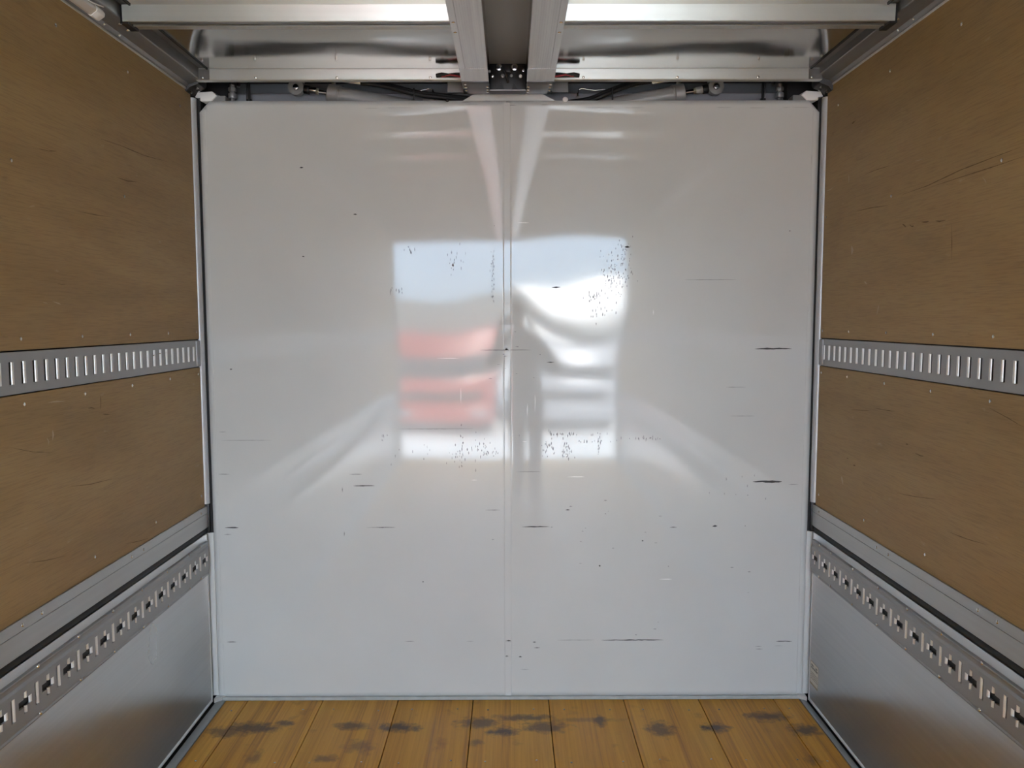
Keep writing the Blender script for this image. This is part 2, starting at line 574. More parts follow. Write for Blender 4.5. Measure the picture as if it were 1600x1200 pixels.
def warp(x, z):
    """pressed-in waviness of the two white sheets (metres of depth), zero along edges and seam"""
    if x < SEAM0:
        u = (x + 1.18) / (1.18 + SEAM0)
    elif x > SEAM1:
        u = (1.18 - x) / (1.18 - SEAM1)
    else:
        return 0.0
    u = max(0, min(1, u))
    v = max(0, min(1, z / 2.36))
    e = math.sin(math.pi * min(1, u * 1.0)) ** 0.7 * math.sin(math.pi * v) ** 0.6
    e = max(0.0, e) if isinstance(e, float) else 0.0
    d = 0.0018 * mnoise.noise((x * 1.3, z * 1.1, 3.3)) + 0.0009 * mnoise.noise((x * 3.0, z * 2.2, 7.7))
    if x > SEAM1:        # shallow dent in the right-hand sheet
        dx, dz = (x - 0.34) / 0.26, (z - 1.55) / 0.19
        d += 0.0022 * math.exp(-(dx * dx + dz * dz + 0.9 * dx * dz))
    # each sheet is dished a little above mid height
    d2 = 0.0022 * math.exp(-(((abs(x + 0.01) - 0.22) / 0.19) ** 2 + ((z - 1.80) / 0.33) ** 2)) * (lambda q: q * q * (3 - 2 * q))(max(0.0, min(1.0, (abs(x + .01) - .012) / .20)))
    return d * e + d2


wall_front = bpy.data.objects.new('wall_front', None)
COL.objects.link(wall_front)
structure(wall_front, 'glossy white front wall of the load bay')


def front_sheet(x0, x1, mirror):
    nx, nz = 70, 120
    bm = bmesh.new()
    grid = [[bm.verts.new((x0 + (x1 - x0) * i / nx, YF, 0.012 + (2.362 - 0.012) * j / nz)) for i in range(nx + 1)] for j in range(nz + 1)]
    for j in range(nz):
        for i in range(nx):
            bm.faces.new((grid[j][i], grid[j][i + 1], grid[j + 1][i + 1], grid[j + 1][i]))
    s = 1 if mirror else -1
    # clipped upper corner
    g = bm.verts[:] + bm.edges[:] + bm.faces[:]
    n = Vector((s * 0.033, 0, 0.030)).normalized()
    bmesh.ops.bisect_plane(bm, geom=g, plane_co=(s * 1.141, YF, 2.362), plane_no=n, clear_outer=True)
    for v in bm.verts:
        v.co.y += warp(v.co.x, v.co.z)
    for f in bm.faces:
        f.smooth = True
    bmesh.ops.recalc_face_normals(bm, faces=bm.faces)
    me = bpy.data.meshes.new('wall_sheet')
    bm.to_mesh(me)
    bm.free()
    me.materials.append(M['white'])
    o = bpy.data.objects.new('wall_sheet', me)
    COL.objects.link(o)
    o.parent = wall_front
    so = o.modifiers.new('thickness', 'SOLIDIFY')
    so.thickness = 0.003
    so.offset = -1 if me.polygons[0].normal.y < 0 else 1
    return o


sheetL = front_sheet(-1.180, SEAM0 + 0.009, False)
sheetL['label'] = 'left white sheet of the front wall'
sheetR = front_sheet(SEAM1 - 0.009, 1.182, True)
sheetR['label'] = 'right white sheet of the front wall'
o = MB().prism([(SEAM0 - 0.0004, YF + 0.0005), (SEAM0, YF - 0.0006), (SEAM1, YF - 0.0006), (SEAM1 + 0.0004, YF + 0.0005)], 0.012, 2.355, 'z').build('joint_strip', M['white'], wall_front)
o['label'] = 'narrow white strip covering the middle joint'
# trapezoid tab rising above the top edge
MB().prism([(-0.180, 2.361), (-0.131, 2.389), (0.122, 2.389), (0.175, 2.361)], YF + 0.0005, YF + 0.004, 'y').build('hinge_tab', M['white'], wall_front)
for s in (-1, 1):
    # side flanges below the sill line and the floor sealant
    MB().box(min(s * 1.1805, s * 1.204), max(s * 1.1805, s * 1.204), YF - 0.004, YF + 0.012, 0.02, 0.690).build('side_flange', M['white'], wall_front, bevel=0.001)
    MB().box(min(s * 1.158, s * 1.161), max(s * 1.158, s * 1.161), YF - 0.0012, YF + 0.001, 0.02, 2.33).build('edge_crease', M['white'], wall_front)
MB().box(-1.165, 1.175, YF - 0.010, YF + 0.006, 0.0, 0.014).build('floor_gasket', M['sealgrey'], wall_front, bevel=0.002)
MB().prism([(-1.19, YF), (-1.19, YF - 0.03), (-1.155, YF)], 0.001, 0.018, 'z').build('corner_gasket', M['edge'], wall_front)
MB().prism([(1.19, YF), (1.19, YF - 0.03), (1.155, YF)], 0.001, 0.018, 'z').build('corner_gasket', M['edge'], wall_front)

MB().dome((0.2125, YF - 0.0002, 2.366), (0, -1, 0.2), 0.0105, 0.006, 14).build('cap_nut', M['whiteplastic'], wall_front, smooth=R(60))
MB().dome((-0.236, YF - 0.0002, 2.364), (0, -1, 0.2), 0.0075, 0.005, 12).build('cap_nut', M['blacksteel'], wall_front, smooth=R(60))
# scuffs: flakes lying on the sheets, following their waviness
def px2wall(px, py):
    d = fw * FPX + rt2 * (px - 800) + up2 * (600 - py)
    k = YF / d.y
    return d.x * k, d.z * k + ZC


PXM = YF / FPX       # metres per photo pixel on the front wall


def flake(mb, cx, cz, hl, ht, jag=0.5, vertical=False, pieces=None):
    n = pieces or max(2, int(hl / 0.006))
    ts = [-1 + 2 * i / n for i in range(n + 1)]
    tops, bots = [], []
    for t in ts:
        prof = (1 - abs(t) ** 3) * random.uniform(1 - jag, 1) + 0.12
        off = random.uniform(-.3, .3) * ht * jag
        a, b = ht * prof + off, -ht * prof * random.uniform(.5, 1) + off
        if vertical:
            tops.append((cx + a, cz + t * hl)); bots.append((cx + b, cz + t * hl))
        else:
            tops.append((cx + t * hl, cz + a)); bots.append((cx + t * hl, cz + b))
    pts = tops + bots
    k = len(tops)
    mb.add([(x, YF + warp(x, z) - 0.0006, z) for x, z in pts], [(i, i + 1, k + i + 1, k + i) for i in range(k - 1)])


dk, gr, pl = MB(), MB(), MB()
# (px, py, half length px, half thickness px) read off the photograph, placed on the wall
DARK = [(569, 759, 17, 1.0), (1208, 545, 29, 1.4), (1199, 752.5, 23, 2.2), (362, 824.5, 11, 1.3), (362, 1003, 8, .8), (988, 1000, 50, .9),
        (1225, 1002, 13, .9), (837, 823, 22, .9), (795, 1001, 3.5, 1.8), (792, 1025.5, 2.3, 2.3), (835, 1003, 3, 1), (813, 1026, 2.5, 1.2),
        (1117, 822, 4, 2), (887, 797, 3.5, 1.2), (839, 1012, 5, .8), (471, 262, 3, 1.2), (555, 335, 3, 1.4), (474, 401, 2, 1.8), (869, 449, 7, 1.6),
        (860, 566, 6, 1), (791.5, 546.5, 2.4, 2.2), (1234, 361, 1.2, 1.2), (361, 577, 2, 1.2), (980, 386, 4, 2), (1004, 845, 1.5, 1.5), (937, 884, 1.5, 2), (661, 909, 1.2, 1.4), (600, 824, 18, .7), (1052, 824, 6, .7)]
GREY = [(595, 824, 24, .6), (356, 835, 6, .7), (348, 675, 6, .7), (350, 741, 9, .7), (1185, 1010, 6, .7), (1186, 1014, 6, .7), (1216, 1009, 7, .6),
        (1110, 437, 40, .6), (826, 737, 20, .6), (1150, 605, 16, .5), (820, 1046, 7, .6), (900, 1000, 30, .5), (385, 688, 40, .4), (556, 741, 10, .7),
        (790, 547, 40, .9), (680, 670, 60, .5), (770, 797, 12, .7), (1240, 757, 8, .8), (1160, 650, 20, .4), (640, 1002, 8, .6), (735, 1002, 6, .6),
        (800, 158, 34, .5), (728, 160, 8, .7), (852, 158, 9, .7), (762, 158, 8, .7), (738, 163, 10, .5), (798, 164.5, 9, .5), (852, 164, 9, .5)]
for (a, b, hl, ht) in DARK:
    x, z = px2wall(a, b)
    flake(dk, x, z, hl * PXM, ht * PXM)
for (a, b, hl, ht) in GREY:
    x, z = px2wall(a, b)
    flake(gr, x, z, hl * PXM, ht * PXM)
for (a, b) in ((535, 765), (538, 834)):
    x, z = px2wall(a, b)
    flake(dk, x, z, 4 * PXM, .7 * PXM, vertical=True)
# rubbed dashes down the creases of the outer edge
for s, xs in ((-1, -1.1595), (1, 1.1595)):
    z = 0.08
    while z < 2.3:
        h = random.uniform(.005, .045)
        if random.random() < .6:
            flake(gr, xs + random.uniform(-.002, .002), z, h, .0009, vertical=True)
        z += h * 2 + random.uniform(.01, .10)
xx = -1.14
while xx < 1.14:
    h = random.uniform(.01, .06)
    if random.random() < .5 and abs(xx) > .2:
        flake(gr, xx, 2.334 + random.uniform(-.002, .002), h, .0008)
    xx += 2 * h + random.uniform(.01, .1)
# tick clusters
def cluster(px, py, w, h, n, vert=True, mb=None, ln=(2, 6)):
    for _ in range(n):
        a, b = px + random.gauss(0, w / 2.5), py + random.gauss(0, h / 2.5)
        x, z = px2wall(a, b)
        flake(mb if mb is not None else gr, x, z, random.uniform(*ln) * .5 * PXM, random.uniform(.4, 1.0) * PXM, vertical=vert, pieces=3)


cluster(960, 430, 32, 46, 85, True, ln=(1.5, 5)); cluster(975, 400, 14, 40, 35, True, ln=(1.5, 5)); cluster(930, 465, 14, 14, 22)
cluster(940, 490, 30, 18, 16); cluster(706, 412, 8, 26, 16); cluster(770, 432, 5, 60, 34, True, ln=(2, 5))
cluster(640, 393, 10, 10, 6); cluster(617, 455, 16, 8, 10); cluster(715, 400, 30, 30, 6)
cluster(722, 700, 5, 50, 20); cluster(712, 710, 20, 16, 14); cluster(745, 700, 24, 26, 26); cluster(765, 708, 22, 8, 16)
cluster(857, 700, 14, 26, 26); cluster(883, 700, 12, 30, 30); cluster(890, 679, 60, 3, 26); cluster(925, 690, 40, 3, 16); cluster(935, 700, 3, 40, 14)
cluster(1010, 685, 40, 3, 22); cluster(600, 683, 6, 14, 6); cluster(1160, 760, 60, 50, 10); cluster(900, 830, 200, 60, 14, False)
cluster(1100, 900, 200, 120, 8, False); cluster(650, 700, 60, 30, 10); cluster(800, 560, 40, 60, 10, False)
for (a, b, hl, v) in ((1021, 488, 4, True), (741, 750, 5, False), (820, 690, 4, False), (818, 348, 9, False), (1040, 905, 10, False), (900, 745, 14, False), (720, 618, 12, True), (836, 630, 14, True), (824, 640, 10, True), (700, 560, 18, False)):
    x, z = px2wall(a, b)
    flake(pl, x, z, hl * PXM, .9 * PXM, vertical=v)
for mb, mm in ((dk, 'scuffd'), (gr, 'scuffg'), (pl, 'scuffl')):
    o = mb.build('scuff_marks', M[mm], wall_front, recalc=False)
    o['kind'] = 'stuff'
    o['label'] = {'scuffd': 'black rubbed scratches on the white wall', 'scuffg': 'grey rubbed ticks on the white wall', 'scuffl': 'pale scrapes on the white wall'}[mm]

# bulkhead behind the white wall, seen through the slit above it
o = MB().box(-1.26, 1.26, 3.34, 3.40, -0.12, 2.60).build('wall_front_bulkhead', M['framegrey'])
structure(o, 'grey painted bulkhead behind the white front wall')
o = MB().box(-1.12, 1.12, 3.175, 3.34, 2.30, 2.427).build('bulkhead_beam', M['framegrey'], o, bevel=0.010)

# ------------------------------------------------------------------ floor
floor = MB().box(-1.26, 1.26, YR, 3.36, -0.12, -0.030).build('floor', M['dark'])
structure(floor, 'wooden load floor of laid boards')
edges = [-1.152, -1.061, -0.758, -0.455, -0.152, 0.152, 0.455, 0.758, 1.061, 1.166]
for a, b in zip(edges[:-1], edges[1:]):
    g = 0.0016
    o = MB().box(a + g - (a + b) / 2, b - g - (a + b) / 2, YR + 0.02, YF - 0.008, -0.029, 0.0 + random.uniform(-.0008, .0004)).build('floor_board', M['board'], floor, bevel=0.0012)
    o.location.x = (a + b) / 2
# small screw heads in the boards
src = None
for bx in (-1.1, -.82, -.70, -.52, -.39, -.21, -.09, .09, .21, .39, .52, .70, .82, 1.0, 1.1):
    for by in (2.96, 2.60):
        if src is None:
            src = at_origin_screw('screw', (0, 0, 1), 0.004, 0.001, M['screw'], floor, (bx, by, 0))
        else:
            share(src, (bx, by + random.uniform(-.01, .01), 0), floor)
for s in (-1, 1):
    a, b = (-1.186, -1.1525) if s < 0 else (1.1665, 1.189)
    o = MB().box(a, b, YR, YF - 0.004, -0.025, 0.002).build('trim_%d' % (1 if s < 0 else 2), M['flooredge'], bevel=0.001)
    structure(o, 'grey metal channel along the %s edge of the wooden floor' % SIDE[s])
    a, b = (-1.21, -1.186) if s < 0 else (1.189, 1.21)
    MB().box(a, b, YR, YF - 0.002, -0.03, -0.012).build('gap_seal', M['rubber'], o)

# ------------------------------------------------------------------ side walls
def rel(z):
    return z + ZC


def xr(s, a, b):
    return (min(s * a, s * b), max(s * a, s * b))


def holes_plate(mb, s, xf, y0, y1, z0, z1, holes, lip):
    """plate in the plane x = s*xf with rectilinear holes: list of lists of (ya, yb, za, zb)"""
    ys = sorted({y0, y1} | {round(v, 5) for h in holes for r in h for v in r[:2]})
    zs = sorted({z0, z1} | {round(v, 5) for h in holes for r in h for v in r[2:]})
    rects = [r for h in holes for r in h]
    byy = {}
    for i in range(len(ys) - 1):
        ym = (ys[i] + ys[i + 1]) / 2
        byy[i] = [r for r in rects if r[0] < ym < r[1]]

    def hole(i, j):
        if i < 0 or j < 0 or i >= len(ys) - 1 or j >= len(zs) - 1:
            return False
        zm = (zs[j] + zs[j + 1]) / 2
        return any(r[2] < zm < r[3] for r in byy[i])
    X, XB = s * xf, s * (xf + lip)
    for i in range(len(ys) - 1):
        j = 0
        while j < len(zs) - 1:
            if hole(i, j):
                a, b, c, d = ys[i], ys[i + 1], zs[j], zs[j + 1]
                for (di, dj, q) in ((-1, 0, ((a, c), (a, d))), (1, 0, ((b, c), (b, d))), (0, -1, ((a, c), (b, c))), (0, 1, ((a, d), (b, d)))):
                    if not hole(i + di, j + dj):
                        (p, q2) = q
                        # rolled lip: two steps, flaring inwards a little
                        if di != 1:
                            mb.add([(X, p[0], p[1]), (X, q2[0], q2[1]), (XB, q2[0], q2[1]), (XB, p[0], p[1])], [(0, 1, 2, 3)])
                            continue
                        mb.cur = 1  # far edge only: light from the rear put into the colour
                        rr = 0.0054
                        vv = []
                        for q_ in range(6):
                            an = math.pi / 2 * q_ / 5
                            X_ = s * (xf + rr * (1 - math.cos(an)))
                            in_ = rr * math.sin(an)
                            oy, oz = -di * in_, -dj * in_
                            vv += [(X_, p[0] + oy, p[1] + oz), (X_, q2[0] + oy, q2[1] + oz)]
                        oy, oz = -di * rr, -dj * rr
                        vv += [(XB, p[0] + oy, p[1] + oz), (XB, q2[0] + oy, q2[1] + oz)]
                        mb.add(vv, [(2 * q_, 2 * q_ + 1, 2 * q_ + 3, 2 * q_ + 2) for q_ in range(6)])
                        mb.cur = 0
                j += 1
            else:
                k = j
                while k < len(zs) - 1 and not hole(i, k):
                    k += 1
                mb.add([(X, ys[i], zs[j]), (X, ys[i + 1], zs[j]), (X, ys[i + 1], zs[k]), (X, ys[i], zs[k])], [(0, 1, 2, 3)])
                j = k


for s in (-1, 1):
    sd_ = SIDE[s]
    ply = M['plyL'] if s < 0 else M['plyR']
    x0, x1 = xr(s, 1.232, 1.262)
    wall = MB().box(x0, x1, YR, 3.40, -0.12, 2.60).build('wall_' + sd_, M['dark'])
    structure(wall, '%s side wall faced with tan plywood' % sd_)
    x0, x1 = xr(s, 1.20, 1.209)
    zt = rel(0.858 if s < 0 else 0.872)
    up_p = MB().box(x0, x1, -2.34, 3.02, rel(-0.071), zt).build('plywood_panel', ply, wall, bevel=0.0015)
    lo_p = MB().box(x0, x1, -2.34, 3.02, rel(-0.727), rel(-0.180)).build('plywood_panel', ply, wall, bevel=0.0015)
    MB().box(*xr(s, 1.21, 1.228), -2.34, 3.02, rel(-0.72), rel(0.85)).build('backing_frame', M['dark'], wall)
    # plywood screws
    src = None
    ys = [2.7515 - 0.2768 * k for k in range(18)]
    off = 0.0 if s < 0 else 0.018
    for (zz, pp) in ((-0.0435, up_p), (-0.205, lo_p), (0.386, up_p)):
        for i, y in enumerate([3.0] + ys):
            if zz > 0 and i % 2 == 1 and i > 0:
                continue
            p = (s * 1.2, y + off * (i > 0), rel(zz))
            if src is None:
                src = at_origin_screw('screw', (-s, 0, 0), 0.0052, 0.0012, M['screw'], pp, p)
            else:
                share(src, p, pp)
    for y in (2.99, 2.60, 2.21):
        share(src, (s * 1.2, y, rel(-0.68)), lo_p)
        share(src, (s * 1.2, y - .07, rel(0.78)), up_p)

    # upper lashing rail
    t = thing('lashing_rail', 'grey rail with one row of upright slots let into the %s plywood wall' % sd_, 'lashing rail', (s * 1.2, 0, rel(-0.125)), 'slotted rails in the plywood walls')
    mb = MB()
    y1 = 2.972 if s < 0 else 2.985
    first = 2.9143 if s < 0 else 2.93
    cs = [first - 0.0472 * k for k in range(-1, 110)]
    hl = [[(round(c - .0094, 5), round(c + .0094, 5), rel(-0.1535), rel(-0.0985))] for c in cs if c - .01 > YR + .1]
    holes_plate(mb, s, 1.1985, YR + 0.06, 3.005, rel(-0.175), rel(-0.0765), hl, 0.0056)
    mb.box(*xr(s, 1.1986, 1.2115), YR + 0.06, 3.005, rel(-0.0767), rel(-0.0750))
    mb.box(*xr(s, 1.1986, 1.2115), YR + 0.06, 3.005, rel(-0.1765), rel(-0.1748))
    mb.build('slotted_plate', [M['track'], M['lip']], t, smooth=R(25), recalc=False)
    MB().box(*xr(s, 1.2125, 1.2135), YR + 0.06, 3.005, rel(-0.17), rel(-0.08)).build('back_plate', M['dark'], t)  # near-black sheet stands for the shade inside the slots
    MB().box(*xr(s, 1.194, 1.2), 2.982, 3.014, rel(-0.174), rel(-0.0775)).build('end_clip', M['track'], t, bevel=0.001)

    # sill rail of the wing
    t = thing('sill_rail', 'aluminium sill rail with a black rubber seal below the %s plywood wall' % sd_, 'rail', (s * 1.2, 0, rel(-0.77)))
    prof = [(1.232, -0.727), (1.196, -0.727), (1.1955, -0.730), (1.1955, -0.7535), (1.197, -0.7545), (1.197, -0.756), (1.195, -0.757), (1.195, -0.812), (1.199, -0.815), (1.232, -0.815)]
    MB().prism([(s * a, rel(b)) for a, b in prof], -2.34, 3.035, 'y').build('extrusion', M['rail'], t)
    prof = [(1.232, -0.8152), (1.203, -0.8152), (1.199, -0.820), (1.199, -0.832), (1.204, -0.8375), (1.232, -0.8375)]
    MB().prism([(s * a, rel(b)) for a, b in prof], -2.34, 3.043, 'y').build('rubber_seal', M['rubber'], t, smooth=R(50))
    MB().box(*xr(s, 1.190, 1.232), 3.035, 3.045, rel(-0.838), rel(-0.72)).build('end_cap', M['blacksteel'], t, bevel=0.001)
    src = None
    for k in range(7):
        base = 2.4568 - 0.555 * (k - 1)
        for dy in (-.04, .04):
            p = (s * 1.1955, base + dy, rel(-0.742))
            if p[1] > 3.0:
                continue
            src2 = at_origin_screw('screw', (-s, 0, 0), 0.0052, 0.0018, M['screw'], t, p) if src is None else share(src, p, t)
            src = src or src2

    # lower drop gate with its lashing track
    t = thing('drop_gate', 'brushed aluminium drop gate along the %s side of the floor' % sd_, 'side gate', (s * 1.2, 0, 0))
    MB().box(*xr(s, 1.2, 1.23), -2.34, 3.022, 0.004, rel(-0.8385)).build('gate_panel', M['gate'], t, bevel=0.001)
    MB().box(*xr(s, 1.1965, 1.23), 3.0225, 3.0262, 0.004, rel(-0.842)).build('front_edge_trim', M['edge'], t)
    MB().box(*xr(s, 1.203, 1.23), 3.0264, 3.042, 0.0, rel(-0.840)).build('edge_seal', M['post'], t)
    MB().prism([(s * 1.2, 0.006), (s * 1.196, 0.006), (s * 1.196, 0.010), (s * 1.2, 0.016)], -2.34, 3.02, 'y').build('bottom_bead', M['edge'], t)
    track = MB()
    track_y1 = 3.019
    # upper cove
    for prof in ([(1.1999, -0.864), (1.1925, -0.8665), (1.1915, -0.869), (1.1945, -0.876), (1.1945, -0.884), (1.190, -0.891), (1.190, -0.896), (1.1999, -0.896)],
                 [(1.1999, -0.970), (1.190, -0.970), (1.190, -0.984), (1.1945, -0.988), (1.1945, -0.992), (1.1915, -0.996), (1.1925, -0.9995), (1.1999, -1.001)]):
        track.prism([(s * a, rel(b)) for a, b in prof], -2.34, track_y1, 'y')
    cs0 = 2.9319 if s < 0 else 2.9385
    hl = []
    zc = -0.9315
    for k in range(-2, 112):
        c = round(cs0 - 0.04715 * k, 5)
        if c + .01 > track_y1 or c < -2.28:
            continue
        if k % 2 == 0:
            hl.append([(c - .0075, c + .0075, rel(zc - .0285), rel(zc + .0285))])
        else:
            hl.append([(c - .0065, c + .0065, rel(zc - .0265), rel(zc + .0265)), (max(c - .026, -2.3), min(c + .026, 3.018), rel(zc - .0095), rel(zc + .0095))])
    holes_plate(track, s, 1.190, -2.34, track_y1, rel(-0.970), rel(-0.896), hl, 0.0056)
    track.build('lashing_track', [M['track'], M['lip']], t, smooth=R(25), recalc=False)['label'] = 'raised track punched with alternating straight and cross shaped slots'
    MB().box(*xr(s, 1.1990, 1.1997), -2.34, track_y1, rel(-0.965), rel(-0.90)).build('track_back', M['dark'], t)  # dark sheet over the gate gives the slots their shaded depth
    src = None
    for zz in (-0.8675, -0.9905):
        for y in [2.945] + [2.839 - 0.1862 * k for k in range(27)]:
            p = (s * 1.1918, y, rel(zz))
            src2 = at_origin_screw('screw', (-s, 0, 0), 0.0052, 0.0022, M['screw'], t, p) if src is None else share(src, p, t)
            src = src or src2

    # upright post in the front corner
    t = thing('corner_post', 'pale grey rounded post in the front %s corner beside the white wall' % sd_, 'post', (s * 1.195, 3.035, rel(-0.72)))
    pts = [(1.199, 3.0215), (1.196, 3.0225), (1.1915, 3.026), (1.188, 3.031), (1.1865, 3.037), (1.187, 3.043), (1.19, 3.048), (1.205, 3.050), (1.205, 3.0215)]
    MB().prism([(s * a, b) for a, b in pts], rel(-0.719), rel(0.838), 'z').build('post_tube', M['post'], t, smooth=R(50))
    MB().box(*xr(s, 1.176, 1.232), 3.052, 3.075, rel(-0.84), rel(0.845)).build('post_seal', M['rubber'], t)

    # cant rail between wall and roof
    t = thing('cant_rail', 'dull aluminium rail joining the %s plywood wall to the roof' % sd_, 'rail', (s * 1.18, 0, rel(0.86)))
    zo = 0.0 if s < 0 else 0.012
    prof = [(1.232, 0.858 + zo), (1.1985, 0.858 + zo), (1.1985, 0.8615 + zo), (1.193, 0.8645 + zo), (1.1855, 0.8725 + zo), (1.1845, 0.8718 + zo), (1.143, 0.884 + zo), (1.140, 0.8865 + zo), (1.140, 0.960), (1.232, 0.960)]
    MB().prism([(s * a, rel(b)) for a, b in prof], -2.34, 2.972, 'y').build('extrusion', M['toprail'], t)
    MB().prism([(s * 1.2, rel(0.8545 + zo)), (s * 1.1965, rel(0.8555 + zo)), (s * 1.1965, rel(0.8605 + zo)), (s * 1.2, rel(0.8605 + zo))], -2.34, 3.018, 'y').build('lip', M['edge'], t)
    # black end bracket with bolts
    prof = [(1.232, 0.848), (1.196, 0.848), (1.183, 0.862), (1.152, 0.874), (1.147, 0.885), (1.150, 0.975), (1.232, 0.975)]
    MB().prism([(s * a, rel(b)) for a, b in prof], 2.9725, 3.045, 'y').build('end_bracket', M['blacksteel'], t, bevel=0.002)
    for (bx, by, bz) in ((1.189, 2.999, 0.8555), (1.165, 2.99, 0.8685), (1.172, 3.02, 0.866)):
        o = MB().tube([(0, 0, 0), (-s * .004, 0, -.008)], 0.0055, 6).build('bolt', M['chrome'], t)
        o.location = (s * bx - s * 1.18, by, rel(bz - .0) - rel(0.86))
        o.location = (s * bx, by, rel(bz))
    src = None
    nrm = (-s * 0.28, 0, -0.96)
    for base in (2.425, 1.85, 1.28, 0.7, 0.1, -0.5, -1.1, -1.7):
        for (dx, dz, dy) in ((1.158, 0.8795, 0.03), (1.158, 0.8795, -0.02)):
            p = (s * dx, base + dy, rel(dz + zo))
            src2 = at_origin_screw('screw', nrm, 0.0055, 0.002, M['screw'], t, p) if src is None else share(src, p, t)
            src = src or src2
    src = None
    nrm = (-s * 0.75, 0, -0.66)
    for base in (2.43, 1.85, 1.28, 0.7, 0.1, -0.5, -1.1, -1.7):
        for dy in (-.055, .035):
            p = (s * 1.189, base + dy, rel(0.8685 + zo))
            src2 = at_origin_screw('screw', nrm, 0.0045, 0.0018, M['screw'], t, p) if src is None else share(src, p, t)
            src = src or src2

# grain cracks, knots and rub marks on the plywood
M['grainmark'] = plain('dark_grain_line', (0.20, 0.125, 0.05), 0.7)
M['rubmark'] = plain('pale_rub_mark', (0.56, 0.45, 0.29), 0.7)


def px2side(px, py, s):
    d = fw * FPX + rt2 * (px - 800) + up2 * (600 - py)
    k = s * W / d.x
    return d.y * k, d.z * k + ZC


SIDE_MARKS = {
    -1: ([((157, 217), (190, 228), (225, 243), (255, 251), 1.1), ((182, 277), (200, 283), (216, 284), 1.2), ((89, 443), (96, 444.5), (103, 444), .9),
          ((160, 647), (166, 647.6), (173, 647), 1.0), ((157, 618), (157.5, 630), (156.5, 640), .9), ((137, 638), (143, 637), (148, 638.5), 1.3),
          ((60, 232), (75, 236), (90, 236), .9), ((120, 330), (150, 336), (172, 339), .8), ((20, 700), (50, 706), (80, 707), .8), ((195, 850), (215, 846), (232, 841), .8),
          ((40, 880), (70, 876), (105, 868), .9), ((230, 560), (245, 553), (262, 551), .7), ((110, 760), (140, 757), (175, 748), .8)],
         [((82, 471), (88, 473), (95, 475.5), 1.6), ((66, 472), (70, 473), (74, 474), .9), ((75, 629), (86, 627.5), (101, 627), 1.8), ((82, 672), (83, 680), (82, 688), 1.8), ((73, 684), (76, 690), (75, 696), 1.2), ((45, 323), (50, 322), (55, 322), .8)]),
    1: ([((1600, 228), (1560, 243), (1500, 266), (1450, 290), (1410, 304), 1.3), ((1600, 244), (1560, 258), (1510, 274), (1455, 292), 1.2), ((1390, 259), (1370, 265), (1352, 272), .9),
         ((1387, 321), (1360, 325), (1335, 331), .9), ((1487, 350), (1487.5, 380), (1487, 407), .8), ((1545, 637), (1575, 653), (1600, 668), 1.0), ((1500, 600), (1515, 606), (1530, 616), .8),
         ((1331, 193), (1333, 192), (1336, 189), 2.2), ((1410, 350), (1413, 352), (1416, 355), 2.2), ((1421, 351), (1425, 354), (1428, 353), 1.8), ((1440, 347), (1446, 347), (1452, 346), 1.8), ((1462, 345), (1468, 346), (1478, 344), 1.6),
         ((1333, 727), (1335, 727), (1337, 728), 1.6), ((1415, 694), (1417, 694), (1419, 694.5), 1.8), ((1323, 715), (1324, 716), (1326, 717), 1.1), ((1368, 638), (1385, 641), (1398, 643), .9), ((1430, 708), (1438, 712), (1444, 713), 1.1),
         ((1480, 830), (1510, 842), (1545, 852), .9), ((1330, 640), (1345, 641), (1360, 642), .7), ((1400, 770), (1430, 776), (1470, 781), .8)],
        [((1326, 272), (1326.5, 279), (1326, 287), .9), ((1290, 299), (1298, 296), (1304, 291), 1.0), ((1350, 440), (1353, 442), (1355, 444), 2.4), ((1373, 477), (1372, 484), (1370, 492), 1.2),
         ((1315, 744), (1316, 750), (1317, 757), 2.6), ((1331, 384), (1332, 391), (1331, 398), 2.2), ((1430, 252), (1437, 250), (1446, 247), .8), ((1535, 277), (1539, 281), (1541, 286), 1.2)]),
}
for s in (-1, 1):
    for (marks, mm, lb) in zip(SIDE_MARKS[s], ('grainmark', 'rubmark'), ('dark grain cracks in the %s plywood', 'pale rub marks on the %s plywood')):
        mb = MB()
        for mk in marks:
            pts, ht = mk[:-1], mk[-1]
            n = max(4, int(abs(pts[-1][0] - pts[0][0]) / 5))
            tops, bots = [], []
            for q in range(n + 1):
                u = q / n * (len(pts) - 1)
                i = min(int(u), len(pts) - 2)
                a = u - i
                x = pts[i][0] * (1 - a) + pts[i + 1][0] * a
                y = pts[i][1] * (1 - a) + pts[i + 1][1] * a
                hh = ht * (0.15 + math.sin(math.pi * q / n)) * random.uniform(.35, .8)
                if abs(pts[-1][0] - pts[0][0]) > abs(pts[-1][1] - pts[0][1]):
                    tops.append(px2side(x, y - hh, s)); bots.append(px2side(x, y + hh, s))
                else:
                    tops.append(px2side(x - hh, y, s)); bots.append(px2side(x + hh, y, s))
            k = len(tops)
            mb.add([(s * 1.1996, a, b) for a, b in tops + bots], [(i, i + 1, k + i + 1, k + i) for i in range(k - 1)])
        o = mb.build('surface_marks', M[mm], bpy.data.objects['wall_' + SIDE[s]], recalc=False)
        o['kind'] = 'stuff'
        o['label'] = lb % SIDE[s]

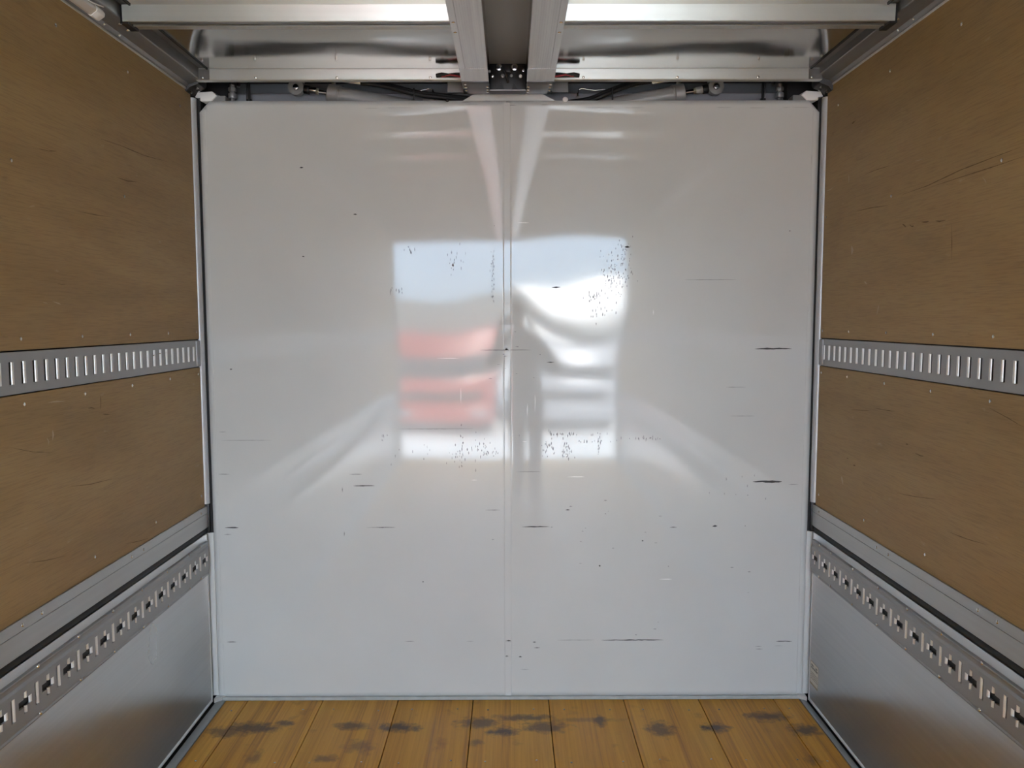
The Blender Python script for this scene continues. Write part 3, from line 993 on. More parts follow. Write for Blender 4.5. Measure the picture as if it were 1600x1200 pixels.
# tube lamp on the left cant rail
t = thing('tube_lamp', 'slim white tube lamp fixed to the rail above the left plywood wall', 'lamp', (-1.17, 2.30, rel(0.86)))
tilt = R(35)
def lamp_prof(w2, h0, h1, c=(-1.1735, 0.876)):
    ax, az = math.cos(tilt), math.sin(tilt)         # along the sloping rail
    nx, nz = math.sin(tilt), -math.cos(tilt)        # off the rail
    return [(c[0] + ax * a + nx * h, rel(c[1] + az * a + nz * h)) for a, h in ((-w2, h0), (-w2 * .95, h1 * .75), (-w2 * .6, h1), (w2 * .6, h1), (w2 * .95, h1 * .75), (w2, h0))]
MB().prism(lamp_prof(.0155, .0005, .022), 1.10, 2.262, 'y').build('diffuser', M['diffuser'], t, bevel=0.0008)
MB().prism(lamp_prof(.0165, .0005, .0235), 2.2622, 2.305, 'y').build('end_cap', M['whiteplastic'], t, bevel=0.001)
MB().prism(lamp_prof(.0165, .0005, .0235), 1.06, 1.0998, 'y').build('end_cap', M['whiteplastic'], t, bevel=0.001)
o = MB().tube([(-1.162, 2.3052, rel(0.868)), (-1.162, 2.307, rel(0.868))], .003, 8).build('cap_screw', M['blacksteel'], t)
pts = [(-1.157, 2.20, rel(.8765)), (-1.150, 2.235, rel(.875)), (-1.146, 2.262, rel(.878)), (-1.1445, 2.285, rel(.8825))]
MB().tube(pts, .0017, 6).build('lead_wire', M['whiteplastic'], t, smooth=R(60))

# ------------------------------------------------------------------ roof
ZS = rel(0.920)
ceiling = MB().box(-1.26, 1.26, YR, 3.40, ZS + 0.06, ZS + 0.11).build('ceiling', M['dark'])
structure(ceiling, 'aluminium roof of the load bay')


def roof_sheet(x0, x1, y0, y1, seed):
    nx, ny = 60, 26
    mb = MB()
    vs, fs = [], []
    for j in range(ny + 1):
        for i in range(nx + 1):
            x, y = x0 + (x1 - x0) * i / nx, y0 + (y1 - y0) * j / ny
            e = (math.sin(math.pi * i / nx) ** .5) * max(0, math.sin(math.pi * j / ny)) ** .8 if 0 < i < nx and 0 < j < ny else 0
            tt = (y1 - y) / (y1 - y0)
            sag = max(0.0, math.sin(math.pi * tt * tt)) ** 1.3 * (math.sin(math.pi * i / nx) ** .9 if 0 < i < nx else 0)
            amp = (0.0150 if y1 > 2.9 else 0.004) * (1 + 0.55 * mnoise.noise((x * 2.8, 0.3, seed)) + 0.28 * mnoise.noise((x * 6.5, 2.3, seed)))
            dz = 0.0016 * mnoise.noise((x * 5, y * 4, seed + 4))
            vs.append((x, y, ZS + dz * e - amp * sag))
    for j in range(ny):
        for i in range(nx):
            a = j * (nx + 1) + i
            fs.append((a, a + 1, a + nx + 2, a + nx + 1))
    mb.add(vs, fs)
    return mb.build('roof_sheet', M['sheet'], ceiling, smooth=R(80), recalc=False)


BAYS = [2.955, 2.40, 1.845, 1.29, 0.735, 0.18, -0.375, -0.93, -1.485, -2.04, YR]
for k in range(len(BAYS) - 1):
    for s in (-1, 1):
        x0, x1 = xr(s, 0.15, 1.108)
        roof_sheet(x0, x1, BAYS[k + 1], BAYS[k], 1.7 * k + s * 0.9)
for s in (-1, 1):      # darker closing strip outside the sheets
    MB().box(*xr(s, 1.1085, 1.139), YR, 2.97, ZS + 0.004, ZS + 0.012).build('closing_strip', M['toprail'], ceiling)
    MB().box(*xr(s, 1.105, 1.110), YR, 2.95, ZS - 0.0035, ZS + 0.004).build('edge_bead', M['rubber'], ceiling)

# cross purlins, two halves each side of the centre beam
web_prof = [(0.0, 0.0), (0.002, -0.0465), (0.004, -0.0475), (0.007, -0.0475), (0.007, 0.0)]
flange_prof = [(0.0072, -0.020), (0.0072, -0.0472), (0.024, -0.0472), (0.0245, -0.030), (0.036, -0.030), (0.036, -0.020)]
lip_prof = [(0.0362, 0.0), (0.0362, -0.0475), (0.0385, -0.0485), (0.041, -0.0475), (0.041, 0.0)]
toe_prof = [(0.0412, -0.020), (0.0412, -0.0445), (0.075, -0.0440), (0.075, -0.020)]
for k, y in enumerate(BAYS[1:-1]):
    for s in (-1, 1):
        yb = y - 0.036
        ends = xr(s, 0.150, 1.1315)
        o = MB().prism([(yb + a, ZS + b) for a, b in web_prof], *ends, 'x').build('roof_purlin', M['purlin'], ceiling)
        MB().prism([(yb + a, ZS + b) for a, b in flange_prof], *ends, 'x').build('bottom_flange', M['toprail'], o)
        MB().prism([(yb + a, ZS + b) for a, b in lip_prof], *ends, 'x').build('bright_lip', M['purlin'], o)
        MB().prism([(yb + a, ZS + b) for a, b in toe_prof], *ends, 'x').build('toe_flange', M['rail'], o)
        MB().box(*xr(s, 1.116, 1.1385), yb + 0.004, yb + 0.07, ZS - 0.052, ZS + 0.0).build('purlin_end', M['blacksteel'], o)

# front header
t = thing('header_rail', 'pale aluminium header bar across the roof above the white wall', 'header bar', (0, 2.955, rel(0.879)))
hp = [(2.956, 0.925), (2.951, 0.9215), (2.950, 0.918), (2.950, 0.8815), (2.952, 0.8790), (2.975, 0.8790), (2.975, 0.925)]
MB().prism([(a, rel(b)) for a, b in hp], -1.150, -0.155, 'x').build('face_strip', M['header'], t)
MB().prism([(a, rel(b)) for a, b in hp], 0.145, 1.150, 'x').build('face_strip', M['header'], t)
MB().box(-1.150, -1.10, 2.9492, 2.9502, rel(0.881), rel(0.9185)).build('end_plate', M['toprail'], t)
MB().box(1.10, 1.150, 2.9492, 2.9502, rel(0.881), rel(0.9185)).build('end_plate', M['toprail'], t)
src = None
for px in (324, 406, 531, 675, 911, 1056, 1181, 1264):
    p = ((px - 797) * 2.95 / FPX * 0.985, 2.950, rel(0.888))
    src2 = at_origin_screw('screw', (0, -1, 0), 0.0052, 0.002, M['screw'], t, p) if src is None else share(src, p, t)
    src = src or src2

# wiring poking out of slots at the inner ends of the header
for s in (-1, 1):
    t = thing('cable_bundle', 'black and red cable ends poking through the header %s of the centre beam' % ('left' if s < 0 else 'right'), 'cable', (s * 0.22 - .006, 2.944, rel(0.893)))
    xc = -0.006
    a, b = xc + s * 0.262, xc + s * 0.150
    MB().tube([(a, 2.948, rel(.894)), (a - s * .02, 2.943, rel(.8955)), (b + s * .05, 2.942, rel(.8915)), (b, 2.946, rel(.893))], [.0075, .0085, .006, .0065], 8).build('black_sleeve', M['rubber'], t, smooth=R(60))
    MB().tube([(a - s * .02, 2.941, rel(.889)), (b + s * .06, 2.938, rel(.8935)), (b + s * .02, 2.938, rel(.887)), (b, 2.944, rel(.891))], .0034, 8).build('red_wire', M['redwire'], t, smooth=R(60))
    MB().tube([(a - s * .035, 2.939, rel(.8955)), (b + s * .04, 2.936, rel(.8985)), (b, 2.944, rel(.902))], .0026, 8).build('black_wire', M['rubber'], t, smooth=R(60))

# centre beam
t = thing('centre_beam', 'pair of ribbed aluminium plates running down the middle of the roof', 'beam', (0, 0, rel(0.862)))
for s in (-1, 1):
    cx = -0.006
    prof = []
    a0, a1 = 0.0685, 0.1675
    # fine ribs on the underside
    prof.append((a0, 0.960))
    prof.append((a0, 0.864))
    prof.append((a0 + .002, 0.862))
    for k in range(9):
        u = a0 + .012 + k * 0.0072
        prof += [(u, 0.862), (u + .0008, 0.8626), (u + .0022, 0.8626), (u + .003, 0.862)]
    prof += [(0.1455, 0.862), (0.1462, 0.8632), (0.1470, 0.8632), (0.1477, 0.862), (a1 - .001, 0.862), (a1, 0.863), (a1, 0.869), (0.152, 0.871), (0.152, 0.960)]
    MB().prism([(cx + s * a, rel(b)) for a, b in prof], YR + .02, 2.770, 'y').build('beam_plate', M['beam'], t)
    # plate end, bent down behind the header
    endp = [(2.7690, 0.8619), (2.80, 0.8612), (2.85, 0.8595), (2.90, 0.8585), (2.90, 0.870), (2.7702, 0.870)]
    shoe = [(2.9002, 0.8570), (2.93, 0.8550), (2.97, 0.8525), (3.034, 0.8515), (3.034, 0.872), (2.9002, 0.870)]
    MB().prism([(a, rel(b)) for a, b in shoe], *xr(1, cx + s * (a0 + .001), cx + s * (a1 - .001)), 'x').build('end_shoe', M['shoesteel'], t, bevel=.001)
    MB().prism([(a, rel(b)) for a, b in endp], *xr(1, cx + s * a0, cx + s * a1), 'x').build('bent_end', M['beam'], t, smooth=R(40))
    src = None
    for y in (2.43, 2.35, 1.87, 1.80, 1.3, 1.23):
        p = (cx + s * 0.157, y, rel(0.862))
        src2 = at_origin_screw('screw', (0, 0, -1), 0.006, 0.0022, M['screw'], t, p) if src is None else share(src, p, t)
        src = src or src2
    for (dx, dy, dz) in ((0.155, 2.925, .8553), (0.155, 2.955, .8535), (0.155, 2.990, .8520)):
        share(src, (cx + s * dx, dy, rel(dz)), t)
    for (dx, dy, dz) in ((0.075, 2.950, .8538), (0.075, 2.980, .8523), (0.075, 3.005, .8518)):
        share(src, (cx + s * dx, dy, rel(dz)), t)
MB().box(-0.075, 0.063, YR + .02, 3.0, rel(0.950), rel(0.955)).build('recess_lining', M['greypaint'], t)

# hinge bracket at the front end of the beam
t = thing('hinge_bracket', 'black steel hinge bracket with bright bolts at the front end of the centre beam', 'bracket', (-0.006, 2.98, rel(0.856)))
MB().box(-0.0735, 0.0615, 2.992, 3.03, rel(0.8495), rel(0.952)).build('plate', M['blacksteel'], t, bevel=0.002)
MB().box(-0.0725, 0.0605, 2.968, 2.9918, rel(0.8455), rel(0.8495)).build('lower_lip', M['blacksteel'], t, bevel=0.001)
MB().box(-0.0725, 0.0605, 2.9665, 2.9678, rel(0.8455), rel(0.8498)).build('lip_edge', M['track'], t)
for (px, py, r, mt, nn) in ((781, 108, .0125, 'chrome', 16), (805, 108, .0125, 'chrome', 16)):
    x, z = (px - 797) * .00243, rel((500 - py) * .002430 - .0)
    z = rel(0.9335)
    MB().tube([(x, 2.9918, z), (x, 2.976, z)], r, nn).build('pivot_pin', M['chrome'], t, bevel=0.002)
    MB().tube([(x, 2.9759, z), (x, 2.974, z)], r * .55, nn).build('pin_centre', M['blacksteel'], t)
for (px, zz, r, mt) in ((787, .9055, .0075, 'track'), (800, .9055, .0060, 'track'), (771, .9035, .0055, 'chrome'), (814, .9035, .0062, 'whiteplastic'), (766.5, .921, .005, 'track'), (818.5, .924, .0055, 'chrome')):
    x = (px - 797) * .00243
    MB().tube([(x, 2.9918, rel(zz)), (x, 2.984, rel(zz))], r, 6 if r > .0056 and mt == 'track' else 10).build('bolt', M[mt], t, bevel=0.0008)
pts = [(-0.030, 2.975, rel(.930)), (-0.018, 2.970, rel(.918)), (-0.012, 2.973, rel(.900)), (-.005, 2.985, rel(.88))]
MB().tube(pts, .0045, 8).build('hose_stub', M['rubber'], t, smooth=R(60))
MB().box(-0.016, 0.004, 2.982, 2.9918, rel(.917), rel(.938)).build('spacer_block', M['blacksteel'], t, bevel=0.001)
for s in (-1, 1):
    MB().prism([(-0.006 + s * .012, rel(.852)), (-0.006 + s * .040, rel(.852)), (-0.006 + s * .022, rel(.880))], 2.985, 2.9918, 'y').build('gusset', M['dark'], t)

# little angle plates under the header beside the beam
for s in (-1, 1):
    t = thing('stay_plate', 'small grey stay plate behind the header just %s of the hinge bracket' % SIDE[s], 'bracket', (s * .21, 3.0, rel(.86)))
    x0, x1 = xr(s, .160, .232)
    MB().box(x0 - .006, x1 - .006, 3.08, 3.088, rel(.872), rel(.935)).build('plate', M['greypaint'], t, bevel=.001)
    src = None
    for dx in (.175, .222):
        p = (s * dx - .006, 3.08, rel(.913))
        src2 = at_origin_screw('screw', (0, -1, 0), .005, .002, M['screw'], t, p) if src is None else share(src, p, t)
        src = src or src2

# ------------------------------------------------------------------ wing gear above the white wall
XC = -0.0125
YG = 3.135
for s in (-1, 1):
    sd_ = SIDE[s]

    def P(dx, z, y=YG):
        return (XC + s * dx, y, rel(z))
    ax0, ax1 = Vector(P(.8185, .905)), Vector(P(.22, .800))
    ax = (ax1 - ax0).normalized()
    t = thing('hydraulic_cylinder', 'grey hydraulic wing cylinder lying above the %s half of the white wall' % sd_, 'cylinder', tuple(ax0))
    # clevis eye
    n = 24
    mb = MB()
    prof_o = [(math.cos(2 * math.pi * k / n) * .030, math.sin(2 * math.pi * k / n) * .030) for k in range(n)]
    prof_i = [(math.cos(2 * math.pi * k / n) * .0135, math.sin(2 * math.pi * k / n) * .0135) for k in range(n)]
    vs = [(ax0.x + a, YG - .014, ax0.z + b) for a, b in prof_o] + [(ax0.x + a, YG - .014, ax0.z + b) for a, b in prof_i]
    vs += [(ax0.x + a, YG + .014, ax0.z + b) for a, b in prof_o] + [(ax0.x + a, YG + .014, ax0.z + b) for a, b in prof_i]
    fs = []
    for k in range(n):
        j = (k + 1) % n
        fs += [(k, j, n + j, n + k), (2 * n + k, 3 * n + k, 3 * n + j, 2 * n + j), (k, 2 * n + k, 2 * n + j, j), (n + k, n + j, 3 * n + j, 3 * n + k)]
    mb.add(vs, fs)
    mb.build('clevis_eye', M['cylpaint'], t, smooth=R(40))
    MB().box(ax0.x - .030, ax0.x + .030, YG - .0135, YG + .0135, ax0.z + .018, ax0.z + .05).build('clevis_lug', M['cylpaint'], t, bevel=.003)
    MB().tube([(ax0.x, YG + .016, ax0.z), (ax0.x, YG - .017, ax0.z)], .0105, 14).build('clevis_pin', M['chrome'], t, bevel=.002)
    def A(d):
        return ax0 + ax * d
    MB().tube([A(.030), A(.052)], .017, 10).build('yoke', M['blacksteel'], t, bevel=.002)
    MB().tube([A(.0522), A(.078)], .0145, 6).build('lock_nut', M['chrome'] if s < 0 else M['edge'], t, bevel=.001)
    MB().tube([A(.0782), A(.088)], .0125, 6).build('jam_nut', M['nutyellow'], t, bevel=.001)
    MB().tube([A(.0884), A(.125)], .0085, 14).build('piston_rod', M['chrome'], t, smooth=R(40))
    MB().tube([A(.1254), A(.128), A(.163), A(.166)], [.031, .036, .036, .033], 24).build('gland', M['cylpaint'], t, smooth=R(40))
    MB().tube([A(.1664), A(.172)], .037, 24).build('gland_ring', M['cylpaint'], t, smooth=R(40))
    MB().tube([A(.1724), A(.56)], .033, 24).build('barrel', M['cylpaint'], t, smooth=R(40))
    MB().tube([A(.5604), A(.60)], .028, 20).build('barrel_foot', M['cylpaint'], t, smooth=R(40))
    MB().tube([A(.150) + Vector((0, -.01, .034)), A(.150) + Vector((0, -.01, .050))], .008, 8).build('port', M['cylpaint'], t)

    # two hydraulic hoses
    for q, (dz, dy) in enumerate(((0, 0), (.012, .015))):
        tag_lbl = '%s black hydraulic hose over the %s wing cylinder' % (('lower', 'upper')[q], sd_)
        h = thing('hydraulic_hose', tag_lbl, 'hose', P(.62, .915), 'hydraulic hoses above the white wall')
        yy = YG - .030 + dy
        if s < 0:
            line = [(.56, .914, yy), (.49, .905, yy), (.42, .888, yy - .005), (.34, .868, yy - .008), (.24, .858, yy), (.14, .850, yy + .01)]
        else:
            line = [(.56, .918, yy), (.50, .910, yy), (.44, .890, yy - .005), (.38, .866, yy - .008), (.32, .845, yy), (.24, .835, yy + .01)]
        line = [P(a, b + dz, c) for a, b, c in line]
        sm = []
        for i in range(len(line) - 1):
            p0, p1, p2, p3 = [Vector(line[max(0, min(len(line) - 1, i + k))]) for k in (-1, 0, 1, 2)]
            for u in (0, .25, .5, .75):
                sm.append(0.5 * ((2 * p1) + (-p0 + p2) * u + (2 * p0 - 5 * p1 + 4 * p2 - p3) * u * u + (-p0 + 3 * p1 - 3 * p2 + p3) * u ** 3))
        sm.append(Vector(line[-1]))
        MB().tube(sm, .0085, 10).build('hose', M['rubber'], h, smooth=R(60))
        MB().tube([P(.64, .925 + dz, yy), P(.60, .920 + dz, yy), P(.562, .914 + dz, yy)], [.0065, .009, .0095], 8).build('fitting', M['chrome'], h)
        MB().tube([P(.673, .918 + dz, yy + .01), P(.665, .925 + dz, yy), P(.641, .925 + dz, yy)], .0055, 6).build('union_nut', M['screw'], h)
    # cable tie round the hoses
    a = .355 if s < 0 else .41
    h = MB().box(XC + s * a - .0025, XC + s * a + .0025, YG - .0495, YG - .046, rel(.845), rel(.89)).build('cable_tie', M['rubber'], bevel=.0005)
    tag(h, 'thin black cable tie hanging from the %s hydraulic hoses' % sd_, 'cable tie')
    # bent steel pipe
    if s < 0:
        line = [(.46, .906), (.40, .898), (.355, .894), (.325, .900), (.305, .904), (.290, .902), (.285, .886), (.282, .872)]
    else:
        line = [(.52, .915), (.40, .902), (.345, .897), (.315, .902), (.297, .905), (.285, .901), (.281, .886), (.280, .872)]
    t = thing('hydraulic_pipe', 'thin bent steel pipe behind the hoses above the %s half of the white wall' % sd_, 'pipe', P(.28, .87))
    MB().tube([P(a, b, YG + .012) for a, b in line], .0028, 8).build('pipe', M['screw'], t, smooth=R(60))
    MB().tube([P(.282, .873, YG + .012), P(.282, .848, YG + .012)], .010, 6).build('elbow', M['cylpaint'], t, bevel=.001)
    MB().tube([P(.325, .862, YG + .012), P(.255, .855, YG + .012)], .008, 8).build('manifold', M['cylpaint'], t, bevel=.001)

    # adjusting bolt with nuts
    t = thing('adjusting_bolt', 'stout threaded bolt with two nuts above the %s end of the white wall' % sd_, 'bolt', P(1.066, .84))
    mb = MB()
    pts, rs = [], []
    for k in range(26):
        pts.append(P(1.066, .838 + k * .003, YG - .01)); rs.append(.0105 if k % 2 else .0088)
    MB().tube(pts, rs, 12).build('thread', M['track'], t)
    MB().tube([P(1.066, .888, YG - .01), P(1.066, .902, YG - .01)], .0155, 6).build('nut', M['track'], t, bevel=.001)
    MB().tube([P(1.066, .862, YG - .01), P(1.066, .880, YG - .01)], .0165, 12).build('collar', M['track'], t, bevel=.002)
    MB().tube([P(1.04, .905, YG - .01), P(1.04, .922, YG - .01)], .007, 6).build('side_nut', M['screw'], t)
    # thin stop rod
    t = thing('stop_rod', 'thin black rod standing between the %s bolt and cylinder above the white wall' % sd_, 'rod', P(.995, .84))
    MB().tube([P(.995, .842, YG - .03), P(.995, .935, YG - .03)], .0055, 8).build('rod', M['blacksteel'], t)
    MB().tube([P(.995, .842, YG - .03), P(.995, .853, YG - .03)], .011, 6).build('foot_nut', M['blacksteel'], t)
    MB().tube([P(1.003, .846, YG - .032), P(1.003, .930, YG - .032)], .0018, 6).build('pull_wire', M['screw'], t)

    # white faceted corner block and pale ledge beside it
    pts = [(1.196, .8475), (1.186, .8645), (1.131, .8685), (1.114, .853), (1.136, .8325), (1.175, .8325)]
    pts2 = [(a - .016, b - .006) for a, b in pts]
    mb = MB()
    n = len(pts)
    mb.add([(s * a, 3.052, rel(b)) for a, b in pts] + [(s * a, 3.095, rel(b)) for a, b in pts2], [tuple(range(n)), tuple(range(2 * n - 1, n - 1, -1))] + [(i, (i + 1) % n, n + (i + 1) % n, n + i) for i in range(n)])
    o = mb.build('corner_block', M['whiteplastic'], bevel=.001)
    tag(o, 'white six sided block on top of the white wall in the %s corner' % sd_, 'corner block')
    o = MB().box(*xr(s, 1.082, 1.135), 3.056, 3.11, rel(.80), rel(.8535)).build('corner_ledge', M['greypaint'], bevel=.002)
    tag(o, 'pale grey ledge beside the white corner block on the %s' % sd_, 'ledge')
    o = MB().box(*xr(s, 1.085, 1.23), 3.13, 3.20, rel(.70), rel(1.02)).build('corner_void_filler', M['blacksteel'])  # black box put in where the corner is only a dark void
    tag(o, 'black filler standing for the dark void in the front %s corner behind the white block' % sd_, 'filler')

# ------------------------------------------------------------------ sticker on the right gate
t = thing('warning_sticker', 'small cream sticker with dark print low on the right drop gate', 'sticker', (1.1998, 2.98, 0.12))
MB().box(1.1993, 1.19985, 2.9405, 3.018, 0.080, 0.174).build('paper', M['label'], t)
MB().box(1.1990, 1.1993, 2.9405, 3.018, 0.080, 0.088).build('tan_band', M['labeltan'], t)
ink = MB()
for r, z in enumerate((0.160, 0.150)):
    y = 3.010
    while y > 2.952:
        wd = random.uniform(.004, .009)
        if not (r == 0 and 2.975 < y < 2.99):
            ink.box(1.1990, 1.1993, y - wd, y, z - .0035, z + .0035)
        y -= wd + random.uniform(.002, .004)
for z in (0.130, 0.122, 0.114, 0.106):
    y = 3.010
    while y > 2.95:
        wd = random.uniform(.003, .008)
        ink.box(1.1990, 1.1993, y - wd, y, z - .0012, z + .0012)
        y -= wd + random.uniform(.0015, .004)
ink.build('print', M['labelink'], t)['kind'] = 'stuff'
for (a, b, c, d) in ((2.9405, 3.018, .173, .174), (2.9405, 3.018, .080, .081), (2.9405, 2.9415, .08, .174), (3.017, 3.018, .08, .174)):
    MB().box(1.1989, 1.1993, a, b, c, d).build('border', M['labeltan'], t)

# ------------------------------------------------------------------ rear of the load bay (seen mirrored in the white wall)
rear = thing('rear_frame', 'pale metal frame round the open rear of the load bay', 'frame', (0, YR, 0))
for s in (-1, 1):
    MB().box(*xr(s, 1.175, 1.265), YR - .06, YR + .06, -.12, 2.62).build('rear_post', M['post'], rear, bevel=.006)
MB().box(-1.1745, 1.1745, YR - .06, YR + .06, rel(.845), 2.62).build('rear_header', M['post'], rear, bevel=.006)
MB().box(-1.1745, 1.1745, YR - .06, YR + .0195, -.12, .002).build('rear_sill', M['edge'], rear, bevel=.004)

# ------------------------------------------------------------------ photographer, mirrored in the white wall
M['skin'] = plain('skin', (0.50, 0.31, 0.22), 0.5)
M['jacket'] = plain('dark_jacket_cloth', (0.035, 0.037, 0.045), 0.85, bump=.3, scale=300)
M['trousers'] = plain('dark_trouser_cloth', (0.045, 0.047, 0.06), 0.85, bump=.3, scale=300)
M['shoe'] = plain('dark_shoe', (0.03, 0.028, 0.026), 0.5)
M['hair'] = plain('black_hair', (0.012, 0.010, 0.009), 0.5)


def skinned(name, chains, mats, pick, sub=1):
    """chains: list of lists of (co, (rx, ry)); shared coordinates are welded"""
    idx, vs, es, rad, roots = {}, [], [], [], []
    for ch in chains:
        prev = None
        for co, r in ch:
            k = tuple(round(c, 4) for c in co)
            if k not in idx:
                idx[k] = len(vs)
                vs.append(co)
                rad.append(r if isinstance(r, tuple) else (r, r))
                if prev is None:
                    roots.append(idx[k])
            i = idx[k]
            if prev is not None:
                es.append((prev, i))
            prev = i
    me = bpy.data.meshes.new(name + '_frame')
    me.from_pydata(vs, es, [])
    o = bpy.data.objects.new(name + '_frame', me)
    COL.objects.link(o)
    sk = o.modifiers.new('skin', 'SKIN')
    sk.use_smooth_shade = True
    sv = me.skin_vertices[0].data
    for i, r in enumerate(rad):
        sv[i].radius = r
        sv[i].use_root = i in roots
    ss = o.modifiers.new('sub', 'SUBSURF')
    ss.levels = ss.render_levels = sub + 1
    dg = bpy.context.evaluated_depsgraph_get()
    dg.update()
    m2 = bpy.data.meshes.new_from_object(o.evaluated_get(dg))
    bpy.data.objects.remove(o)
    m2.name = name
    m2.materials.clear()
    for m in mats:
        m2.materials.append(m)
    for p in m2.polygons:
        p.material_index = pick(p.center)
        p.use_smooth = True
    r = bpy.data.objects.new(name, m2)
    COL.objects.link(r)
    return r


px, py = 0.13, -0.50
pel = ((px, py, .93), (.150, .105))
chest = ((px, py + .01, 1.29), (.165, .11))
chains = [
    [pel, ((px, py - .005, 1.08), (.140, .095)), chest, ((px, py + .015, 1.40), (.115, .08)), ((px - .005, py + .03, 1.475), (.055, .055)), ((px - .01, py + .05, 1.535), (.062, .075)), ((px - .012, py + .05, 1.60), (.074, .092)), ((px - .012, py + .04, 1.665), (.060, .075))],
]
for s in (-1, 1):
    hip = ((px + s * .075, py, .86), (.092, .095))
    chains.append([pel, hip, ((px + s * .075, py + .02, .48), (.068, .066)), ((px + s * .072, py + .0, .28), (.064, .060)), ((px + s * .075, py - .02, .085), (.056, .048)), ((px + s * .080, py + .06, .045), (.045, .040)), ((px + s * .090, py + .15, .035), (.040, .030))])
    sh = ((px + s * .185, py + .01, 1.375), (.066, .066))
    el = ((px + s * .285, py + .12, 1.14), (.050, .050))
    wr = ((s * .085 + (.01 if s > 0 else 0), -.135, 1.435), (.028, .026))
    pa = ((s * .088, -.075, 1.475), (.022, .036))
    chains.append([((px, py + .015, 1.40), (.115, .08)), sh, ((px + s * .24, py + .06, 1.25), (.056, .056)), el, ((px * .5 + s * .19, py + .25, 1.29), (.040, .040)), wr, pa])
    # fingers curl round the long edges of the phone, thumb along its back
    for k in range(4):
        zf = 1.495 + k * .017
        ln = (.9, 1.05, 1.0, .82)[k]
        chains.append([((s * .092, -.070, zf - .008), (.0095, .0095)), ((s * .098, -.045, zf), (.0088, .0088)), ((s * .092, -.016, zf + .002), (.0082, .0082)), ((s * (.092 - .026 * ln), -.010, zf + .003), (.0072, .0072))])
    chains.append([((s * .090, -.080, 1.468), (.011, .011)), ((s * .075, -.062, 1.500), (.0098, .0098)), ((s * .058, -.047, 1.522), (.0085, .0085))])


def pick(c):
    if c.z > 1.455 and abs(c.x - px) < .12 and c.y < -.30:
        return 0
    if c.y > -.155 and c.z > 1.40:
        return 0
    if c.z > .95:
        return 1
    return 3 if c.z < .10 else 2


person = skinned('person', chains, [M['skin'], M['jacket'], M['trousers'], M['shoe']], pick)
tag(person, 'person in dark jacket and trousers holding up a phone, mirrored in the white wall', 'person')
# facial features and hair
hx, hy, hz = px - .012, py + .05, 1.60
f = MB()
f.tube([(hx, hy + .088, hz + .005), (hx, hy + .100, hz - .012), (hx, hy + .108, hz - .026), (hx, hy + .088, hz - .033)], [.006, .008, .011, .008], 8)
for s in (-1, 1):
    f.tube([(hx + s * .072, hy + .0, hz + .012), (hx + s * .080, hy - .012, hz), (hx + s * .074, hy - .002, hz - .030)], [.010, .014, .008], 8)
f.build('nose_and_ears', M['skin'], person, smooth=R(60))
f = MB()
for s in (-1, 1):
    f.dome((hx + s * .030, hy + .082, hz + .012), (s * .2, 1, 0), .011, .006, 10)
f.build('eyes', M['hair'], person, smooth=R(60))
MB().tube([(hx - .022, hy + .076, hz - .054), (hx, hy + .084, hz - .055), (hx + .022, hy + .076, hz - .054)], [.003, .005, .003], 8).build('mouth', plain('lips', (.36, .14, .12), .5), person, smooth=R(60))
vs, fs = [], []
nu, nv = 20, 9
for j in range(nv):
    for i in range(nu):
        th, ph = 2 * math.pi * i / nu, (math.pi * .62) * j / (nv - 1)
        rr = 1.0 + .03 * mnoise.noise((th * 3, ph * 5, 1))
        x, y, z = math.sin(ph) * math.cos(th), math.sin(ph) * math.sin(th), math.cos(ph)
        zz = z if y < .35 else max(z, .30)
        vs.append((hx + .088 * x * rr, hy - .012 + .104 * y * rr, hz + .018 + .105 * zz * rr))
for j in range(nv - 1):
    for i in range(nu):
        fs.append((j * nu + i, j * nu + (i + 1) % nu, (j + 1) * nu + (i + 1) % nu, (j + 1) * nu + i))
MB().add(vs, fs).build('hair', M['hair'], person, smooth=R(70))
t = thing('smartphone', 'black phone held up in both hands by the person', 'phone', (0, -.026, 1.53))
MB().box(-.0, .152, -.034, -.026, 1.492, 1.566).build('phone_body', M['blacksteel'], t, bevel=.003).location.x = -.076
MB().box(-.070, .070, -.0345, -.0342, 1.496, 1.562).build('screen', plain('dark_screen', (.02, .02, .025), .1), t)
MB().tube([(.0, -.0258, 1.53), (.0, -.0225, 1.53)], .006, 14).build('lens', M['chrome'], t)

# ------------------------------------------------------------------ yard behind the truck (only mirrored)
GZ = -1.05
M['concrete'] = plain('pale_concrete', (0.66, 0.66, 0.65), 0.8, bump=.3, scale=3, var=.12)
M['red'] = plain('red_cab_paint', (0.26, 0.038, 0.028), 0.25)
M['silver'] = plain('silver_cab_paint', (0.22, 0.235, 0.26), 0.35, .2)
M['boxwhite'] = plain('white_box_paint', (0.80, 0.80, 0.79), 0.35)
M['boxgrey'] = plain('dark_grey_tarpaulin', (0.11, 0.115, 0.11), 0.6)
M['glass'] = plain('tinted_glass', (0.02, 0.025, 0.03), 0.05)
M['tyre'] = plain('tyre_rubber', (0.02, 0.02, 0.02), 0.8)
M['wall_far'] = plain('grey_cladding', (0.22, 0.23, 0.23), 0.7, var=.1, scale=1)
M['asphalt'] = plain('dark_asphalt', (0.075, 0.077, 0.08), 0.85, bump=.4, scale=40, var=.15)
ground = MB().box(-45, 45, -75, -8.4, GZ - .2, GZ).build('ground', M['concrete'])
structure(ground, 'sunlit pale concrete apron behind the open load bay')
lane = MB().box(-45, 45, -8.399, 25, GZ - .2, GZ - .002).build('ground_unseen_lane', M['asphalt'])  # unseen dark ground, added so less light bounces up into the bay
structure(lane, 'unseen dark asphalt lane added under the truck to cut light bounced into the bay')


